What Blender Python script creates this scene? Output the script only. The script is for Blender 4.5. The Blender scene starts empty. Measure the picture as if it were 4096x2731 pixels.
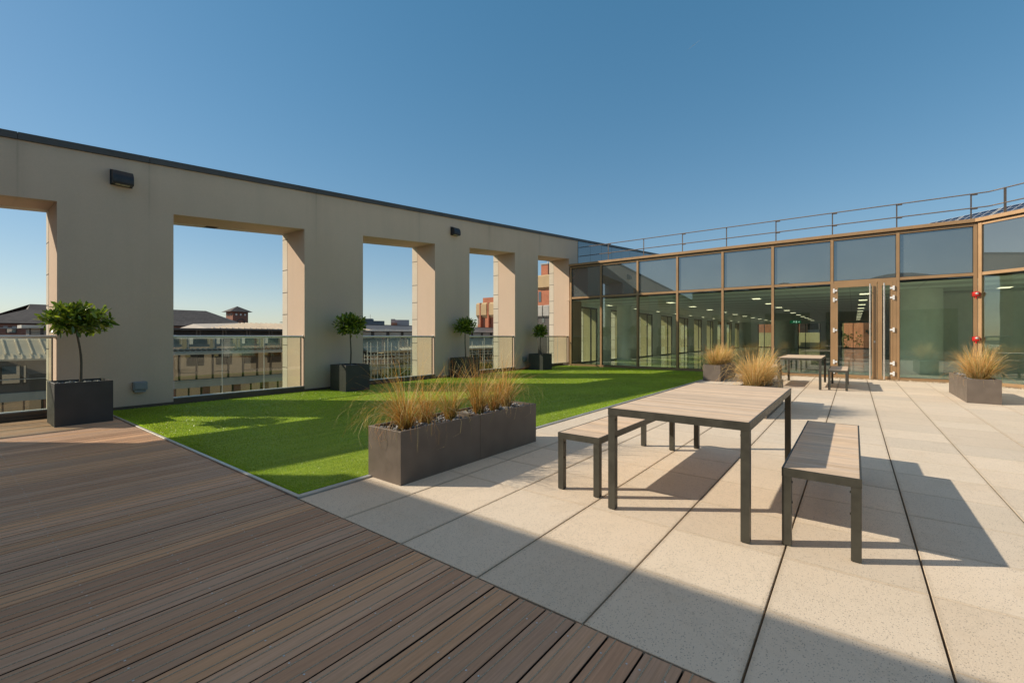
import bpy, math, random
import numpy as np
from mathutils import Vector, Matrix

random.seed(7)
rng = np.random.default_rng(11)
PI = math.pi
scene = bpy.context.scene
COL = scene.collection

# ------------------------------------------------------------------ helpers
def tag(o, label=None, cat=None, group=None, kind=None):
    if label: o['label'] = label
    if cat: o['category'] = cat
    if group: o['group'] = group
    if kind: o['kind'] = kind
    return o

def thing(name, label, cat, loc=(0, 0, 0), rz=0.0, group=None):
    o = bpy.data.objects.new(name, None)
    o.empty_display_size = 0.2
    COL.objects.link(o)
    o.location = loc
    o.rotation_euler = (0, 0, rz)
    return tag(o, label, cat, group)

def copy_tree(o, parent=None):
    c = o.copy()
    COL.objects.link(c)
    c.parent = parent
    for ch in [x for x in COL.objects if x.parent == o]:
        copy_tree(ch, c)
    return c

def origin_of(o):
    v = Vector((0, 0, 0))
    while o is not None:
        v = v + Vector(o.location)
        o = o.parent
    return v

class MB:
    def __init__(self):
        self.v = []; self.f = []; self.m = []; self.c = []; self.sm = []
    def add(self, verts, faces, mi=0, col=None, smooth=False):
        b = len(self.v)
        self.v.extend(tuple(map(float, p)) for p in verts)
        for f in faces:
            self.f.append([b + i for i in f]); self.m.append(mi); self.c.append(col); self.sm.append(smooth)
        return self
    def quad(self, a, b, c, d, mi=0, col=None):
        return self.add([a, b, c, d], [(0, 1, 2, 3)], mi, col)
    def box(self, x0, x1, y0, y1, z0, z1, mi=0, col=None):
        v = [(x0, y0, z0), (x1, y0, z0), (x1, y1, z0), (x0, y1, z0), (x0, y0, z1), (x1, y0, z1), (x1, y1, z1), (x0, y1, z1)]
        return self.add(v, [(3, 2, 1, 0), (4, 5, 6, 7), (0, 1, 5, 4), (1, 2, 6, 5), (2, 3, 7, 6), (3, 0, 4, 7)], mi, col)
    def cbox(self, x0, x1, y0, y1, z0, z1, c=0.004, mi=0, col=None):
        """box with a chamfered top edge"""
        v = [(x0, y0, z0), (x1, y0, z0), (x1, y1, z0), (x0, y1, z0),
             (x0, y0, z1 - c), (x1, y0, z1 - c), (x1, y1, z1 - c), (x0, y1, z1 - c),
             (x0 + c, y0 + c, z1), (x1 - c, y0 + c, z1), (x1 - c, y1 - c, z1), (x0 + c, y1 - c, z1)]
        f = [(3, 2, 1, 0), (0, 1, 5, 4), (1, 2, 6, 5), (2, 3, 7, 6), (3, 0, 4, 7),
             (4, 5, 9, 8), (5, 6, 10, 9), (6, 7, 11, 10), (7, 4, 8, 11), (8, 9, 10, 11)]
        return self.add(v, f, mi, col)
    def hexa(self, p, mi=0, col=None):
        """8 points, bottom ring then top ring"""
        return self.add(p, [(3, 2, 1, 0), (4, 5, 6, 7), (0, 1, 5, 4), (1, 2, 6, 5), (2, 3, 7, 6), (3, 0, 4, 7)], mi, col)
    def tube(self, pts, r, n=8, mi=0, col=None, cap=True):
        pts = [Vector(p) for p in pts]
        rr = r if isinstance(r, (list, tuple)) else [r] * len(pts)
        rings = []
        for i, p in enumerate(pts):
            d = (pts[min(i + 1, len(pts) - 1)] - pts[max(i - 1, 0)]).normalized()
            a = d.cross(Vector((0, 0, 1)))
            if a.length < 0.1: a = d.cross(Vector((1, 0, 0)))
            a.normalize(); b = d.cross(a)
            rings.append([p + (a * math.cos(2 * PI * k / n) + b * math.sin(2 * PI * k / n)) * rr[i] for k in range(n)])
        v = [q for ring in rings for q in ring]
        f = []
        for i in range(len(pts) - 1):
            for k in range(n):
                f.append((i * n + k, i * n + (k + 1) % n, (i + 1) * n + (k + 1) % n, (i + 1) * n + k))
        self.add(v, f, mi, col, smooth=n > 5)
        if cap:
            self.add(rings[0], [tuple(range(n))], mi, col); self.add(rings[-1], [tuple(reversed(range(n)))], mi, col)
        return self
    def prism_x(self, prof, x0, x1, mi=0, col=None, smooth=False):
        """profile of (y,z) swept along x"""
        n = len(prof)
        v = [(x0, y, z) for y, z in prof] + [(x1, y, z) for y, z in prof]
        self.add(v, [(i, (i + 1) % n, n + (i + 1) % n, n + i) for i in range(n)], mi, col, smooth)
        self.add(v[:n], [tuple(reversed(range(n)))], mi, col); self.add(v[n:], [tuple(range(n))], mi, col)
        return self
    def build(self, name, mats, parent=None, world=True, loc=None):
        me = bpy.data.meshes.new(name)
        V = self.v
        off = Vector((0, 0, 0))
        if parent is not None and world: off = origin_of(parent)
        if loc is not None: off = Vector(loc)
        if off.length > 0: V = [(a - off.x, b - off.y, c - off.z) for a, b, c in V]
        me.from_pydata(V, [], self.f)
        if not isinstance(mats, (list, tuple)): mats = [mats]
        for m in mats: me.materials.append(m)
        me.polygons.foreach_set('material_index', self.m)
        me.polygons.foreach_set('use_smooth', self.sm)
        if any(c is not None for c in self.c):
            at = me.color_attributes.new('Col', 'FLOAT_COLOR', 'CORNER')
            arr = []
            for f, c in zip(self.f, self.c):
                c = c or (1, 1, 1)
                arr.extend([c[0], c[1], c[2], 1.0] * len(f))
            at.data.foreach_set('color', arr)
        me.update()
        o = bpy.data.objects.new(name, me)
        COL.objects.link(o)
        if parent is not None: o.parent = parent
        if loc is not None: o.location = loc
        return o

def build_each(mb, name, mats, parent=None, **kw):
    """every loose piece of the collected shapes becomes an object of its own"""
    par = list(range(len(mb.v)))
    def find(i):
        while par[i] != i:
            par[i] = par[par[i]]; i = par[i]
        return i
    for f in mb.f:
        r = find(f[0])
        for i in f[1:]: par[find(i)] = r
    groups = {}
    for k, f in enumerate(mb.f): groups.setdefault(find(f[0]), []).append(k)
    res = []
    for ks in groups.values():
        ids = sorted({i for k in ks for i in mb.f[k]}); mp = {i: j for j, i in enumerate(ids)}
        q = MB(); q.v = [mb.v[i] for i in ids]
        for k in ks:
            q.f.append([mp[i] for i in mb.f[k]]); q.m.append(mb.m[k]); q.c.append(mb.c[k]); q.sm.append(mb.sm[k])
        res.append(q.build(name, mats, parent, **kw))
    return res

def np_mesh(name, verts, faces, mat, parent=None, cols=None, smooth=False):
    """verts Nx3, faces MxK numpy, cols Nx3 point colours"""
    me = bpy.data.meshes.new(name)
    n, (m, k) = len(verts), faces.shape
    me.vertices.add(n); me.vertices.foreach_set('co', verts.astype(np.float32).ravel())
    me.loops.add(m * k); me.loops.foreach_set('vertex_index', faces.astype(np.int32).ravel())
    me.polygons.add(m)
    me.polygons.foreach_set('loop_start', np.arange(0, m * k, k, dtype=np.int32))
    if smooth: me.polygons.foreach_set('use_smooth', np.ones(m, dtype=bool))
    me.update(calc_edges=True)
    if cols is not None:
        at = me.color_attributes.new('Col', 'FLOAT_COLOR', 'POINT')
        c4 = np.ones((n, 4), np.float32); c4[:, :3] = cols
        at.data.foreach_set('color', c4.ravel())
    me.materials.append(mat)
    o = bpy.data.objects.new(name, me); COL.objects.link(o)
    if parent is not None: o.parent = parent
    return o

# ------------------------------------------------------------------ materials
class N:
    """small node-graph builder"""
    def __init__(self, name):
        self.mat = bpy.data.materials.new(name); self.mat.use_nodes = True
        self.nt = self.mat.node_tree; self.nt.nodes.clear()
        self.out = self.nt.nodes.new('ShaderNodeOutputMaterial')
        self._co = None
    def n(self, t, **kw):
        x = self.nt.nodes.new('ShaderNode' + t)
        for k, v in kw.items(): setattr(x, k, v)
        return x
    def l(self, a, b): self.nt.links.new(a, b)
    def setin(self, node, key, val):
        if val is None: return
        s = node.inputs[key]
        if hasattr(val, 'is_linked'): self.l(val, s)
        else:
            if isinstance(val, (tuple, list)) and len(val) == 3 and s.type == 'RGBA': val = (*val, 1)
            s.default_value = val
    @property
    def co(self):
        if self._co is None: self._co = self.n('TexCoord').outputs['Object']
        return self._co
    def noise(self, scale, detail=3, rough=0.55, vec=None, out='Fac', dist=0.0):
        x = self.n('TexNoise'); self.l(vec or self.co, x.inputs['Vector'])
        x.inputs['Scale'].default_value = scale; x.inputs['Detail'].default_value = detail
        x.inputs['Roughness'].default_value = rough; x.inputs['Distortion'].default_value = dist
        return x.outputs[out]
    def vor(self, scale, vec=None, out='Distance'):
        x = self.n('TexVoronoi'); self.l(vec or self.co, x.inputs['Vector']); x.inputs['Scale'].default_value = scale
        return x.outputs[out]
    def scaled(self, s, rot=(0, 0, 0)):
        x = self.n('Mapping'); self.l(self.co, x.inputs['Vector']); x.inputs['Scale'].default_value = s; x.inputs['Rotation'].default_value = rot
        return x.outputs[0]
    def rng(self, val, a, b, c=0.0, d=1.0):
        x = self.n('MapRange'); self.setin(x, 'Value', val)
        for k, w in zip(('From Min', 'From Max', 'To Min', 'To Max'), (a, b, c, d)): x.inputs[k].default_value = w
        return x.outputs[0]
    def math(self, op, a, b=None, c=None):
        x = self.n('Math', operation=op)
        for i, w in enumerate((a, b, c)):
            if w is None: continue
            if hasattr(w, 'is_linked'): self.l(w, x.inputs[i])
            else: x.inputs[i].default_value = w
        return x.outputs[0]
    def mix(self, fac, a, b, mode='MIX'):
        x = self.n('Mix', data_type='RGBA', blend_type=mode)
        for s, w in ((x.inputs[0], fac), (x.inputs[6], a), (x.inputs[7], b)):
            if hasattr(w, 'is_linked'): self.l(w, s)
            elif isinstance(w, (tuple, list)): s.default_value = (*w[:3], 1)
            else: s.default_value = w
        return x.outputs[2]
    def attr(self, name='Col'):
        x = self.n('Attribute', attribute_name=name); return x.outputs['Color']
    def xyz(self):
        x = self.n('SeparateXYZ'); self.l(self.co, x.inputs[0]); return x.outputs
    def comb(self, x, y, z):
        c = self.n('CombineXYZ')
        for i, w in enumerate((x, y, z)):
            if hasattr(w, 'is_linked'): self.l(w, c.inputs[i])
            else: c.inputs[i].default_value = w
        return c.outputs[0]
    def bump(self, h, strength=0.3, dist=0.01):
        x = self.n('Bump'); self.l(h, x.inputs['Height']); x.inputs['Strength'].default_value = strength; x.inputs['Distance'].default_value = dist
        return x.outputs[0]
    def principled(self, base, rough=0.6, metal=0.0, normal=None, spec=0.4, **kw):
        p = self.n('BsdfPrincipled')
        self.setin(p, 'Base Color', base); self.setin(p, 'Roughness', rough); self.setin(p, 'Metallic', metal)
        p.inputs['Specular IOR Level'].default_value = spec
        if normal is not None: self.l(normal, p.inputs['Normal'])
        for k, v in kw.items(): self.setin(p, k, v)
        return p.outputs[0]
    def done(self, sh):
        self.l(sh, self.out.inputs[0]); return self.mat

def paint(name, col, rough=0.5, metal=0.0, var=0.18, scale=3.0, bump=0.06, bscale=180, spec=0.4):
    g = N(name)
    k = g.rng(g.noise(scale, 5, 0.6), 0.3, 0.7, 1 - var, 1 + var)
    c = g.mix(1.0, col, g.comb(k, k, k), 'MULTIPLY')
    r = g.rng(g.noise(scale * 4, 3), 0.3, 0.7, max(rough - 0.08, 0.02), rough + 0.1)
    nb = g.bump(g.noise(bscale, 2), bump, 0.002) if bump else None
    return g.done(g.principled(c, r, metal, nb, spec))

def glass(name, tint, refl=0.07, k=0.8, wav=0.0, refl_tint=(1, 1, 1)):
    g = N(name)
    lw = g.n('LayerWeight'); lw.inputs['Blend'].default_value = 0.5
    f = g.math('POWER', lw.outputs['Facing'], 4.0)
    f = g.math('MULTIPLY_ADD', f, k, refl)
    t = g.n('BsdfTransparent'); t.inputs[0].default_value = (*tint, 1)
    gl = g.n('BsdfGlossy'); gl.inputs['Roughness'].default_value = 0.0; gl.inputs[0].default_value = (*refl_tint, 1)
    if wav: g.l(g.bump(g.noise(0.8, 1), wav, 0.02), gl.inputs['Normal'])
    m = g.n('MixShader'); g.l(f, m.inputs[0]); g.l(t.outputs[0], m.inputs[1]); g.l(gl.outputs[0], m.inputs[2])
    return g.done(m.outputs[0])

def opaque_glass(name, col, refl=0.25, k=0.6, wav=0.15, rough=0.01):
    g = N(name)
    lw = g.n('LayerWeight'); lw.inputs['Blend'].default_value = 0.5
    f = g.math('MULTIPLY_ADD', g.math('POWER', lw.outputs['Facing'], 4.0), k, refl)
    d = g.n('BsdfDiffuse')
    kk = g.rng(g.noise(0.7, 2), 0.3, 0.7, 0.85, 1.15)
    g.l(g.mix(1.0, col, g.comb(kk, kk, kk), 'MULTIPLY'), d.inputs[0])
    gl = g.n('BsdfGlossy'); gl.inputs['Roughness'].default_value = rough
    if wav: g.l(g.bump(g.noise(0.9, 1), wav, 0.02), gl.inputs['Normal'])
    m = g.n('MixShader'); g.l(f, m.inputs[0]); g.l(d.outputs[0], m.inputs[1]); g.l(gl.outputs[0], m.inputs[2])
    return g.done(m.outputs[0])

def emit(name, col, s):
    g = N(name); e = g.n('Emission'); e.inputs[0].default_value = (*col, 1); e.inputs[1].default_value = s
    return g.done(e.outputs[0])

def m_render():
    g = N('beige_render')
    big = g.noise(0.45, 4, 0.6)
    streak = g.noise(1.0, 4, 0.6, g.scaled((2.2, 2.2, 0.16)))
    fine = g.noise(55, 3, 0.7)
    patch = g.noise(0.22, 3, 0.6)
    c = g.mix(g.rng(big, 0.3, 0.7), (0.645, 0.485, 0.36), (0.715, 0.548, 0.418))
    c = g.mix(g.rng(patch, 0.42, 0.65, 0, 0.35), c, (0.62, 0.49, 0.375))
    c = g.mix(g.rng(streak, 0.5, 0.8, 0, 0.30), c, (0.50, 0.405, 0.305))
    c = g.mix(g.rng(fine, 0.3, 0.7, 0, 0.22), c, (0.46, 0.365, 0.26))
    x, y, z = g.xyz()
    # rain streaks below the coping joints
    st = None
    for cx in (0.809, 2.424, 5.606, 8.788, 11.97, 15.15):
        dx = g.math('ABSOLUTE', g.math('SUBTRACT', x, cx))
        e = g.rng(dx, 0.0, 0.035, 1.0, 0.0)
        w2 = g.rng(dx, 0.0, 0.16, 0.45, 0.0)
        e = g.math('MAXIMUM', e, w2)
        st = e if st is None else g.math('MAXIMUM', st, e)
    fall = g.rng(g.math('SUBTRACT', z, g.math('MULTIPLY', x, 0.0803)), 2.9, 4.25, 0.05, 0.62)
    c = g.mix(g.math('MULTIPLY', g.math('MULTIPLY', st, fall), g.rng(g.noise(2.0, 3), 0.3, 0.6, 0.5, 1.0)), c, (0.30, 0.24, 0.18))
    top = g.rng(g.math('SUBTRACT', z, g.math('MULTIPLY', x, 0.0803)), 4.0, 4.25, 0.0, 0.25)
    c = g.mix(g.math('MULTIPLY', top, streak), c, (0.34, 0.28, 0.21))
    c = g.mix(g.rng(z, 0.0, 0.5, 0.22, 0.0), c, (0.38, 0.31, 0.23))
    return g.done(g.principled(c, 0.92, 0, g.bump(g.noise(70, 4, 0.7), 0.55, 0.006), 0.2))

def m_stone():
    g = N('pale_stone_cladding')
    x, y, z = g.xyz()
    m = g.math('FRACT', g.math('MULTIPLY', g.math('SUBTRACT', z, 0.50), 1 / 1.838))
    j = None
    for off in (0.012, 0.311, 0.72):
        e = g.math('LESS_THAN', g.math('ABSOLUTE', g.math('SUBTRACT', m, off)), 0.0052)
        j = e if j is None else g.math('MAXIMUM', j, e)
    c = g.mix(g.rng(g.noise(1.3, 4), 0.3, 0.7), (0.62, 0.54, 0.42), (0.73, 0.65, 0.53))
    c = g.mix(g.rng(g.noise(60, 2), 0.4, 0.7, 0, 0.15), c, (0.35, 0.31, 0.26))
    c = g.mix(j, c, (0.10, 0.085, 0.07))
    return g.done(g.principled(c, 0.8, 0, g.bump(g.noise(60, 3), 0.2, 0.003), 0.25))

def m_paving():
    g = N('speckled_concrete_paving')
    slab = g.attr('Col')
    c = g.mix(g.rng(g.noise(0.8, 5, 0.6), 0.3, 0.7), (0.79, 0.665, 0.515), (0.86, 0.735, 0.59))
    warm = g.rng(g.noise(1.6, 4, 0.65), 0.55, 0.75, 0, 0.45)
    c = g.mix(warm, c, (0.66, 0.51, 0.34))
    # ribs left by the mould across every slab
    c = g.mix(1.0, c, slab, 'MULTIPLY')
    cell = g.n('TexVoronoi'); g.l(g.co, cell.inputs['Vector']); cell.inputs['Scale'].default_value = 120
    fleck = g.math('LESS_THAN', cell.outputs['Distance'], 0.30)
    pick = g.n('SeparateColor'); g.l(cell.outputs['Color'], pick.inputs[0])
    fleck = g.math('MULTIPLY', fleck, g.math('GREATER_THAN', pick.outputs[0], 0.66))
    cell2 = g.n('TexVoronoi'); g.l(g.co, cell2.inputs['Vector']); cell2.inputs['Scale'].default_value = 210
    fl2 = g.math('LESS_THAN', cell2.outputs['Distance'], 0.33)
    p2 = g.n('SeparateColor'); g.l(cell2.outputs['Color'], p2.inputs[0])
    fl2 = g.math('MULTIPLY', fl2, g.math('GREATER_THAN', p2.outputs[0], 0.84))
    c = g.mix(g.math('MULTIPLY', fleck, 0.7), c, (0.16, 0.14, 0.125))
    c = g.mix(g.math('MULTIPLY', fl2, 0.45), c, (0.22, 0.19, 0.16))
    grain = g.noise(260, 2, 0.7)
    c = g.mix(g.rng(grain, 0.3, 0.7, 0, 0.22), c, (0.42, 0.37, 0.3))
    h = g.math('ADD', g.noise(150, 3, 0.7), g.math('MULTIPLY', fleck, -0.6))
    # grime gathering along the joints, and faint water marks
    x, y, z = g.xyz()
    def edge(val, off):
        f = g.math('FRACT', g.math('DIVIDE', g.math('SUBTRACT', val, off), 0.6345))
        return g.math('MULTIPLY', g.math('MINIMUM', f, g.math('SUBTRACT', 1.0, f)), 0.6345)
    dmin = g.math('MINIMUM', edge(y, 3.505), g.math('ADD', edge(x, 2.40), 0.006))
    dmin = g.math('ADD', dmin, g.math('MULTIPLY', g.math('SUBTRACT', g.noise(30, 3), 0.5), 0.03))
    c = g.mix(g.rng(dmin, 0.0, 0.03, 0.45, 0.0), c, (0.40, 0.32, 0.22))
    mark = g.noise(1.1, 6, 0.7, dist=1.5)
    c = g.mix(g.rng(g.math('ABSOLUTE', g.math('SUBTRACT', mark, 0.52)), 0.0, 0.02, 0.16, 0.0), c, (0.45, 0.38, 0.29))
    return g.done(g.principled(c, 0.9, 0, g.bump(h, 0.6, 0.004), 0.5))

def m_deck():
    g = N('weathered_hardwood_decking')
    col = g.attr('Col')
    grain = g.noise(3.0, 6, 0.65, g.scaled((1.1, 26, 26)), dist=0.6)
    fig = g.noise(2.0, 3, 0.6, g.scaled((0.9, 7, 7)), dist=1.2)
    c = g.mix(g.rng(grain, 0.3, 0.72), (0.80, 0.79, 0.78), (1.12, 1.12, 1.12))
    c = g.mix(1.0, col, c, 'MULTIPLY')
    c = g.mix(g.rng(fig, 0.52, 0.75, 0, 0.3), c, (0.56, 0.35, 0.20))
    c = g.mix(g.rng(g.noise(0.9, 4), 0.55, 0.8, 0, 0.25), c, (0.58, 0.47, 0.37))
    h = g.math('ADD', grain, g.math('MULTIPLY', g.noise(90, 2, 0.6, g.scaled((0.1, 1, 1))), 0.4))
    return g.done(g.principled(c, g.rng(fig, 0.3, 0.7, 0.5, 0.72), 0, g.bump(h, 0.35, 0.002), 0.35))

def m_grit():
    g = N('grey_green_grip_strip')
    c = g.mix(g.rng(g.noise(240, 3, 0.8), 0.35, 0.65), (0.26, 0.22, 0.16), (0.58, 0.51, 0.39))
    return g.done(g.principled(c, 0.95, 0, g.bump(g.noise(300, 2), 0.8, 0.003)))

def m_slats():
    g = N('sun_bleached_timber_slats')
    col = g.attr('Col')
    grain = g.noise(3.0, 5, 0.65, g.scaled((40, 2.2, 40)), dist=0.4)
    c = g.mix(g.rng(grain, 0.3, 0.7), (0.72, 0.7, 0.68), (1.15, 1.15, 1.15))
    c = g.mix(1.0, col, c, 'MULTIPLY')
    return g.done(g.principled(c, 0.65, 0, g.bump(grain, 0.25, 0.001), 0.3))

def m_lawn():
    g = N('artificial_turf')
    big = g.noise(0.9, 3)
    mow = g.noise(2.5, 3, 0.6, g.scaled((0.5, 3, 1)))
    f = g.noise(130, 3, 0.75)
    c = g.mix(g.rng(f, 0.3, 0.72), (0.06, 0.13, 0.005), (0.34, 0.45, 0.024))
    c = g.mix(g.rng(big, 0.35, 0.7, 0, 0.3), c, (0.22, 0.42, 0.016))
    c = g.mix(g.rng(mow, 0.4, 0.7, 0, 0.35), c, (0.44, 0.56, 0.05))
    h = g.math('ADD', g.noise(170, 3, 0.8), g.math('MULTIPLY', g.noise(30, 2), 0.5))
    return g.done(g.principled(c, 0.62, 0, g.bump(h, 0.5, 0.006), 0.3))

def foliage(name, trans=0.3, rough=0.4, spec=0.4, bumpy=False):
    g = N(name)
    c = g.attr('Col')
    p = g.principled(c, rough, 0, None, spec)
    t = g.n('BsdfTranslucent'); g.l(g.mix(1.0, c, (1.3, 1.35, 0.8), 'MULTIPLY'), t.inputs[0])
    m = g.n('MixShader'); m.inputs[0].default_value = trans
    g.l(p, m.inputs[1]); g.l(t.outputs[0], m.inputs[2])
    return g.done(m.outputs[0])

def m_brick(name, a=(0.26, 0.085, 0.05), b=(0.34, 0.125, 0.075), mortar=(0.25, 0.2, 0.16), sc=1.0):
    g = N(name)
    x, y, z = g.xyz()
    v = g.comb(g.math('ADD', x, y), z, 0.0)
    t = g.n('TexBrick'); g.l(v, t.inputs['Vector'])
    t.inputs['Color1'].default_value = (*a, 1); t.inputs['Color2'].default_value = (*b, 1); t.inputs['Mortar'].default_value = (*mortar, 1)
    t.inputs['Scale'].default_value = sc; t.inputs['Mortar Size'].default_value = 0.012
    t.inputs['Brick Width'].default_value = 0.225; t.inputs['Row Height'].default_value = 0.075
    k = g.rng(g.noise(0.5, 4), 0.3, 0.7, 0.8, 1.2)
    c = g.mix(1.0, t.outputs['Color'], g.comb(k, k, k), 'MULTIPLY')
    return g.done(g.principled(c, 0.9, 0, None, 0.2))

def m_slate(name='grey_slate', a=(0.075, 0.066, 0.06), b=(0.125, 0.108, 0.097)):
    g = N(name)
    x, y, z = g.xyz()
    v = g.comb(g.math('ADD', x, g.math('MULTIPLY', y, 0.2)), g.math('MULTIPLY', z, 2.0), 0.0)
    t = g.n('TexBrick'); g.l(v, t.inputs['Vector'])
    t.inputs['Color1'].default_value = (*a, 1); t.inputs['Color2'].default_value = (*b, 1); t.inputs['Mortar'].default_value = (0.04, 0.035, 0.033, 1)
    t.inputs['Scale'].default_value = 1.0; t.inputs['Mortar Size'].default_value = 0.02
    t.inputs['Brick Width'].default_value = 0.5; t.inputs['Row Height'].default_value = 0.3
    c = g.mix(g.rng(g.noise(0.5, 5), 0.3, 0.7, 0, 0.5), t.outputs['Color'], (0.13, 0.112, 0.1))
    return g.done(g.principled(c, 0.7, 0, None, 0.3))

def m_ceiling():
    g = N('white_ceiling_with_chilled_beams')
    x, y, z = g.xyz()
    w = g.math('SINE', g.math('MULTIPLY', x, 2 * PI / 1.75))
    c = g.mix(g.rng(w, -0.3, 0.3), (0.55, 0.56, 0.53), (0.82, 0.83, 0.79))
    ln = g.math('LESS_THAN', g.math('FRACT', g.math('DIVIDE', y, 1.75)), 0.012)
    c = g.mix(g.math('MULTIPLY', ln, 0.5), c, (0.2, 0.2, 0.2))
    return g.done(g.principled(c, 0.6, 0, None, 0.3))

def m_city():
    g = N('asphalt_ground')
    c = g.mix(g.rng(g.noise(0.03, 5), 0.3, 0.7), (0.045, 0.047, 0.045), (0.085, 0.085, 0.08))
    c = g.mix(g.rng(g.noise(6, 4), 0.3, 0.7, 0, 0.4), c, (0.06, 0.06, 0.058))
    return g.done(g.principled(c, 0.9))

def m_pebble(name, a, b):
    g = N(name)
    i = g.n('ObjectInfo')
    c = g.mix(g.attr('Col'), a, b)
    return g.done(g.principled(c, 0.75, 0, g.bump(g.noise(90, 2), 0.4, 0.004)))

def m_window_grid(name, wall, pane, sx, sz, fx=0.5, fz=0.55):
    g = N(name)
    x, y, z = g.xyz()
    hx = g.math('LESS_THAN', g.math('FRACT', g.math('DIVIDE', g.math('ADD', x, y), sx)), fx)
    hz = g.math('LESS_THAN', g.math('FRACT', g.math('DIVIDE', z, sz)), fz)
    c = g.mix(g.math('MULTIPLY', hx, hz), wall, pane)
    return g.done(g.principled(c, 0.7))

RENDER = m_render(); STONE = m_stone(); PAVING = m_paving(); DECK = m_deck(); GRIT = m_grit(); SLATS = m_slats(); LAWN = m_lawn()
COPING = paint('dark_bronze_coping', (0.085, 0.078, 0.072), 0.5, 0.2, 0.12, 1.2, 0.03)
BRONZE = paint('bronze_aluminium_frame', (0.40, 0.25, 0.13), 0.42, 0.25, 0.06, 1.0, 0.03)
BRONZE_D = paint('dark_bronze_flashing', (0.10, 0.080, 0.060), 0.45, 0.3, 0.2, 2.0, 0.05)
RAILMET = paint('brown_grey_steel_rail', (0.16, 0.125, 0.10), 0.4, 0.5, 0.1, 2.0, 0.0)
STEEL = paint('brushed_stainless_steel', (0.72, 0.69, 0.64), 0.34, 0.75, 0.06, 6.0, 0.05)
ALU = paint('pale_aluminium', (0.55, 0.54, 0.51), 0.4, 0.4, 0.1, 4.0, 0.03)
BLACKMET = paint('charcoal_powder_coat', (0.070, 0.068, 0.056), 0.42, 0.2, 0.22, 7.0, 0.12, 400)
PLANT_D = paint('charcoal_fibre_planter', (0.050, 0.049, 0.048), 0.55, 0.0, 0.15, 4.0, 0.12, 250)
PLANT_B = paint('brown_grey_fibre_planter', (0.15, 0.122, 0.10), 0.55, 0.0, 0.16, 4.0, 0.12, 250)
SOIL = paint('dark_soil', (0.03, 0.024, 0.018), 0.95, 0, 0.4, 20, 0.6, 120)
LAMPMET = paint('black_lamp_casing', (0.030, 0.031, 0.036), 0.4, 0.1, 0.15, 6.0, 0.05)
LENS = paint('frosted_lamp_lens', (0.5, 0.45, 0.33), 0.3, 0, 0.1)
GREYPL = paint('grey_plastic', (0.24, 0.26, 0.27), 0.45, 0, 0.08)
RED = paint('red_plastic', (0.55, 0.018, 0.016), 0.3, 0, 0.08, spec=0.5)
WHITEPL = paint('white_enamel', (0.78, 0.78, 0.77), 0.35, 0, 0.05)
WHITEWALL = paint('white_plaster', (0.86, 0.87, 0.82), 0.7, 0, 0.06)
FLOORM = paint('polished_office_floor', (0.58, 0.60, 0.55), 0.08, 0, 0.08, 0.5, 0.0, spec=0.7)
CEIL = m_ceiling()
DARKFR = paint('dark_window_frame', (0.035, 0.033, 0.028), 0.4, 0.2, 0.1)
GL_OFFICE = glass('green_tinted_office_glass', (0.70, 0.84, 0.74), 0.18, 0.75, 0.06, (0.9, 1.0, 1.0))
GL_CLEAR = glass('clear_balustrade_glass', (0.86, 0.90, 0.84), 0.05, 0.6)
SPANDREL = opaque_glass('grey_spandrel_glass', (0.090, 0.110, 0.112), 0.30, 0.55, 0.02)
BLUEGL = opaque_glass('blue_glass_cladding', (0.035, 0.085, 0.125), 0.22, 0.6, 0.02)
CITYGL = opaque_glass('dark_office_windows', (0.022, 0.022, 0.018), 0.24, 0.5, 0.02)
SKYGL = opaque_glass('blue_clerestory_glass', (0.10, 0.16, 0.19), 0.30, 0.5, 0.03)
TURF = foliage('turf_blade', 0.5, 0.32, 0.8)
GRASSM = foliage('dry_ornamental_grass_blade', 0.38, 0.5, 0.35)
LEAFM = foliage('glossy_bay_leaf', 0.28, 0.24, 0.65)
TREEM = foliage('city_tree_leaf', 0.3, 0.6, 0.2)
BARK = paint('grey_brown_bark', (0.12, 0.10, 0.07), 0.9, 0, 0.3, 25, 0.5, 80)
PEBBLE = m_pebble('grey_slate_chips', (0.11, 0.115, 0.125), (0.36, 0.37, 0.38))
GRAVEL = m_pebble('golden_gravel', (0.30, 0.20, 0.11), (0.62, 0.52, 0.38))
CEIL_LIGHT = emit('lit_ceiling_panel', (1.0, 0.84, 0.56), 2.4)
EXITGR = emit('lit_green_exit_sign', (0.0, 0.30, 0.12), 0.28)
EXITWH = emit('lit_white_exit_pictogram', (0.8, 1.0, 0.85), 0.9)
BRICK = m_brick('red_brick'); BRICK_L = m_brick('orange_brick', (0.50, 0.155, 0.075), (0.56, 0.19, 0.10), (0.36, 0.2, 0.14))
SLATE = m_slate()
ZINC = paint('pale_standing_seam_metal', (0.55, 0.46, 0.35), 0.5, 0.05, 0.10, 0.6, 0.0)
ZINC_G = paint('grey_standing_seam_metal', (0.52, 0.50, 0.44), 0.5, 0.05, 0.12, 0.6, 0.0)
DARKROOF = paint('dark_grey_roof_sheet', (0.105, 0.10, 0.098), 0.6, 0.1, 0.15, 0.5, 0)
LOUVRE = paint('grey_brown_louvre', (0.10, 0.090, 0.082), 0.5, 0.2, 0.1, 1, 0)
CONC_L = paint('pale_concrete', (0.42, 0.40, 0.36), 0.85, 0, 0.1, 1.0, 0.1, 30)
CONC_T = paint('tan_concrete', (0.50, 0.36, 0.20), 0.85, 0, 0.12, 0.5, 0.1, 20)
GALV = paint('galvanised_scaffold_tube', (0.66, 0.64, 0.56), 0.5, 0.2, 0.1, 3, 0)
PLANK = paint('scaffold_board', (0.47, 0.36, 0.22), 0.85, 0, 0.15, 1.5, 0)
ASPHALT = m_city()
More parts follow.
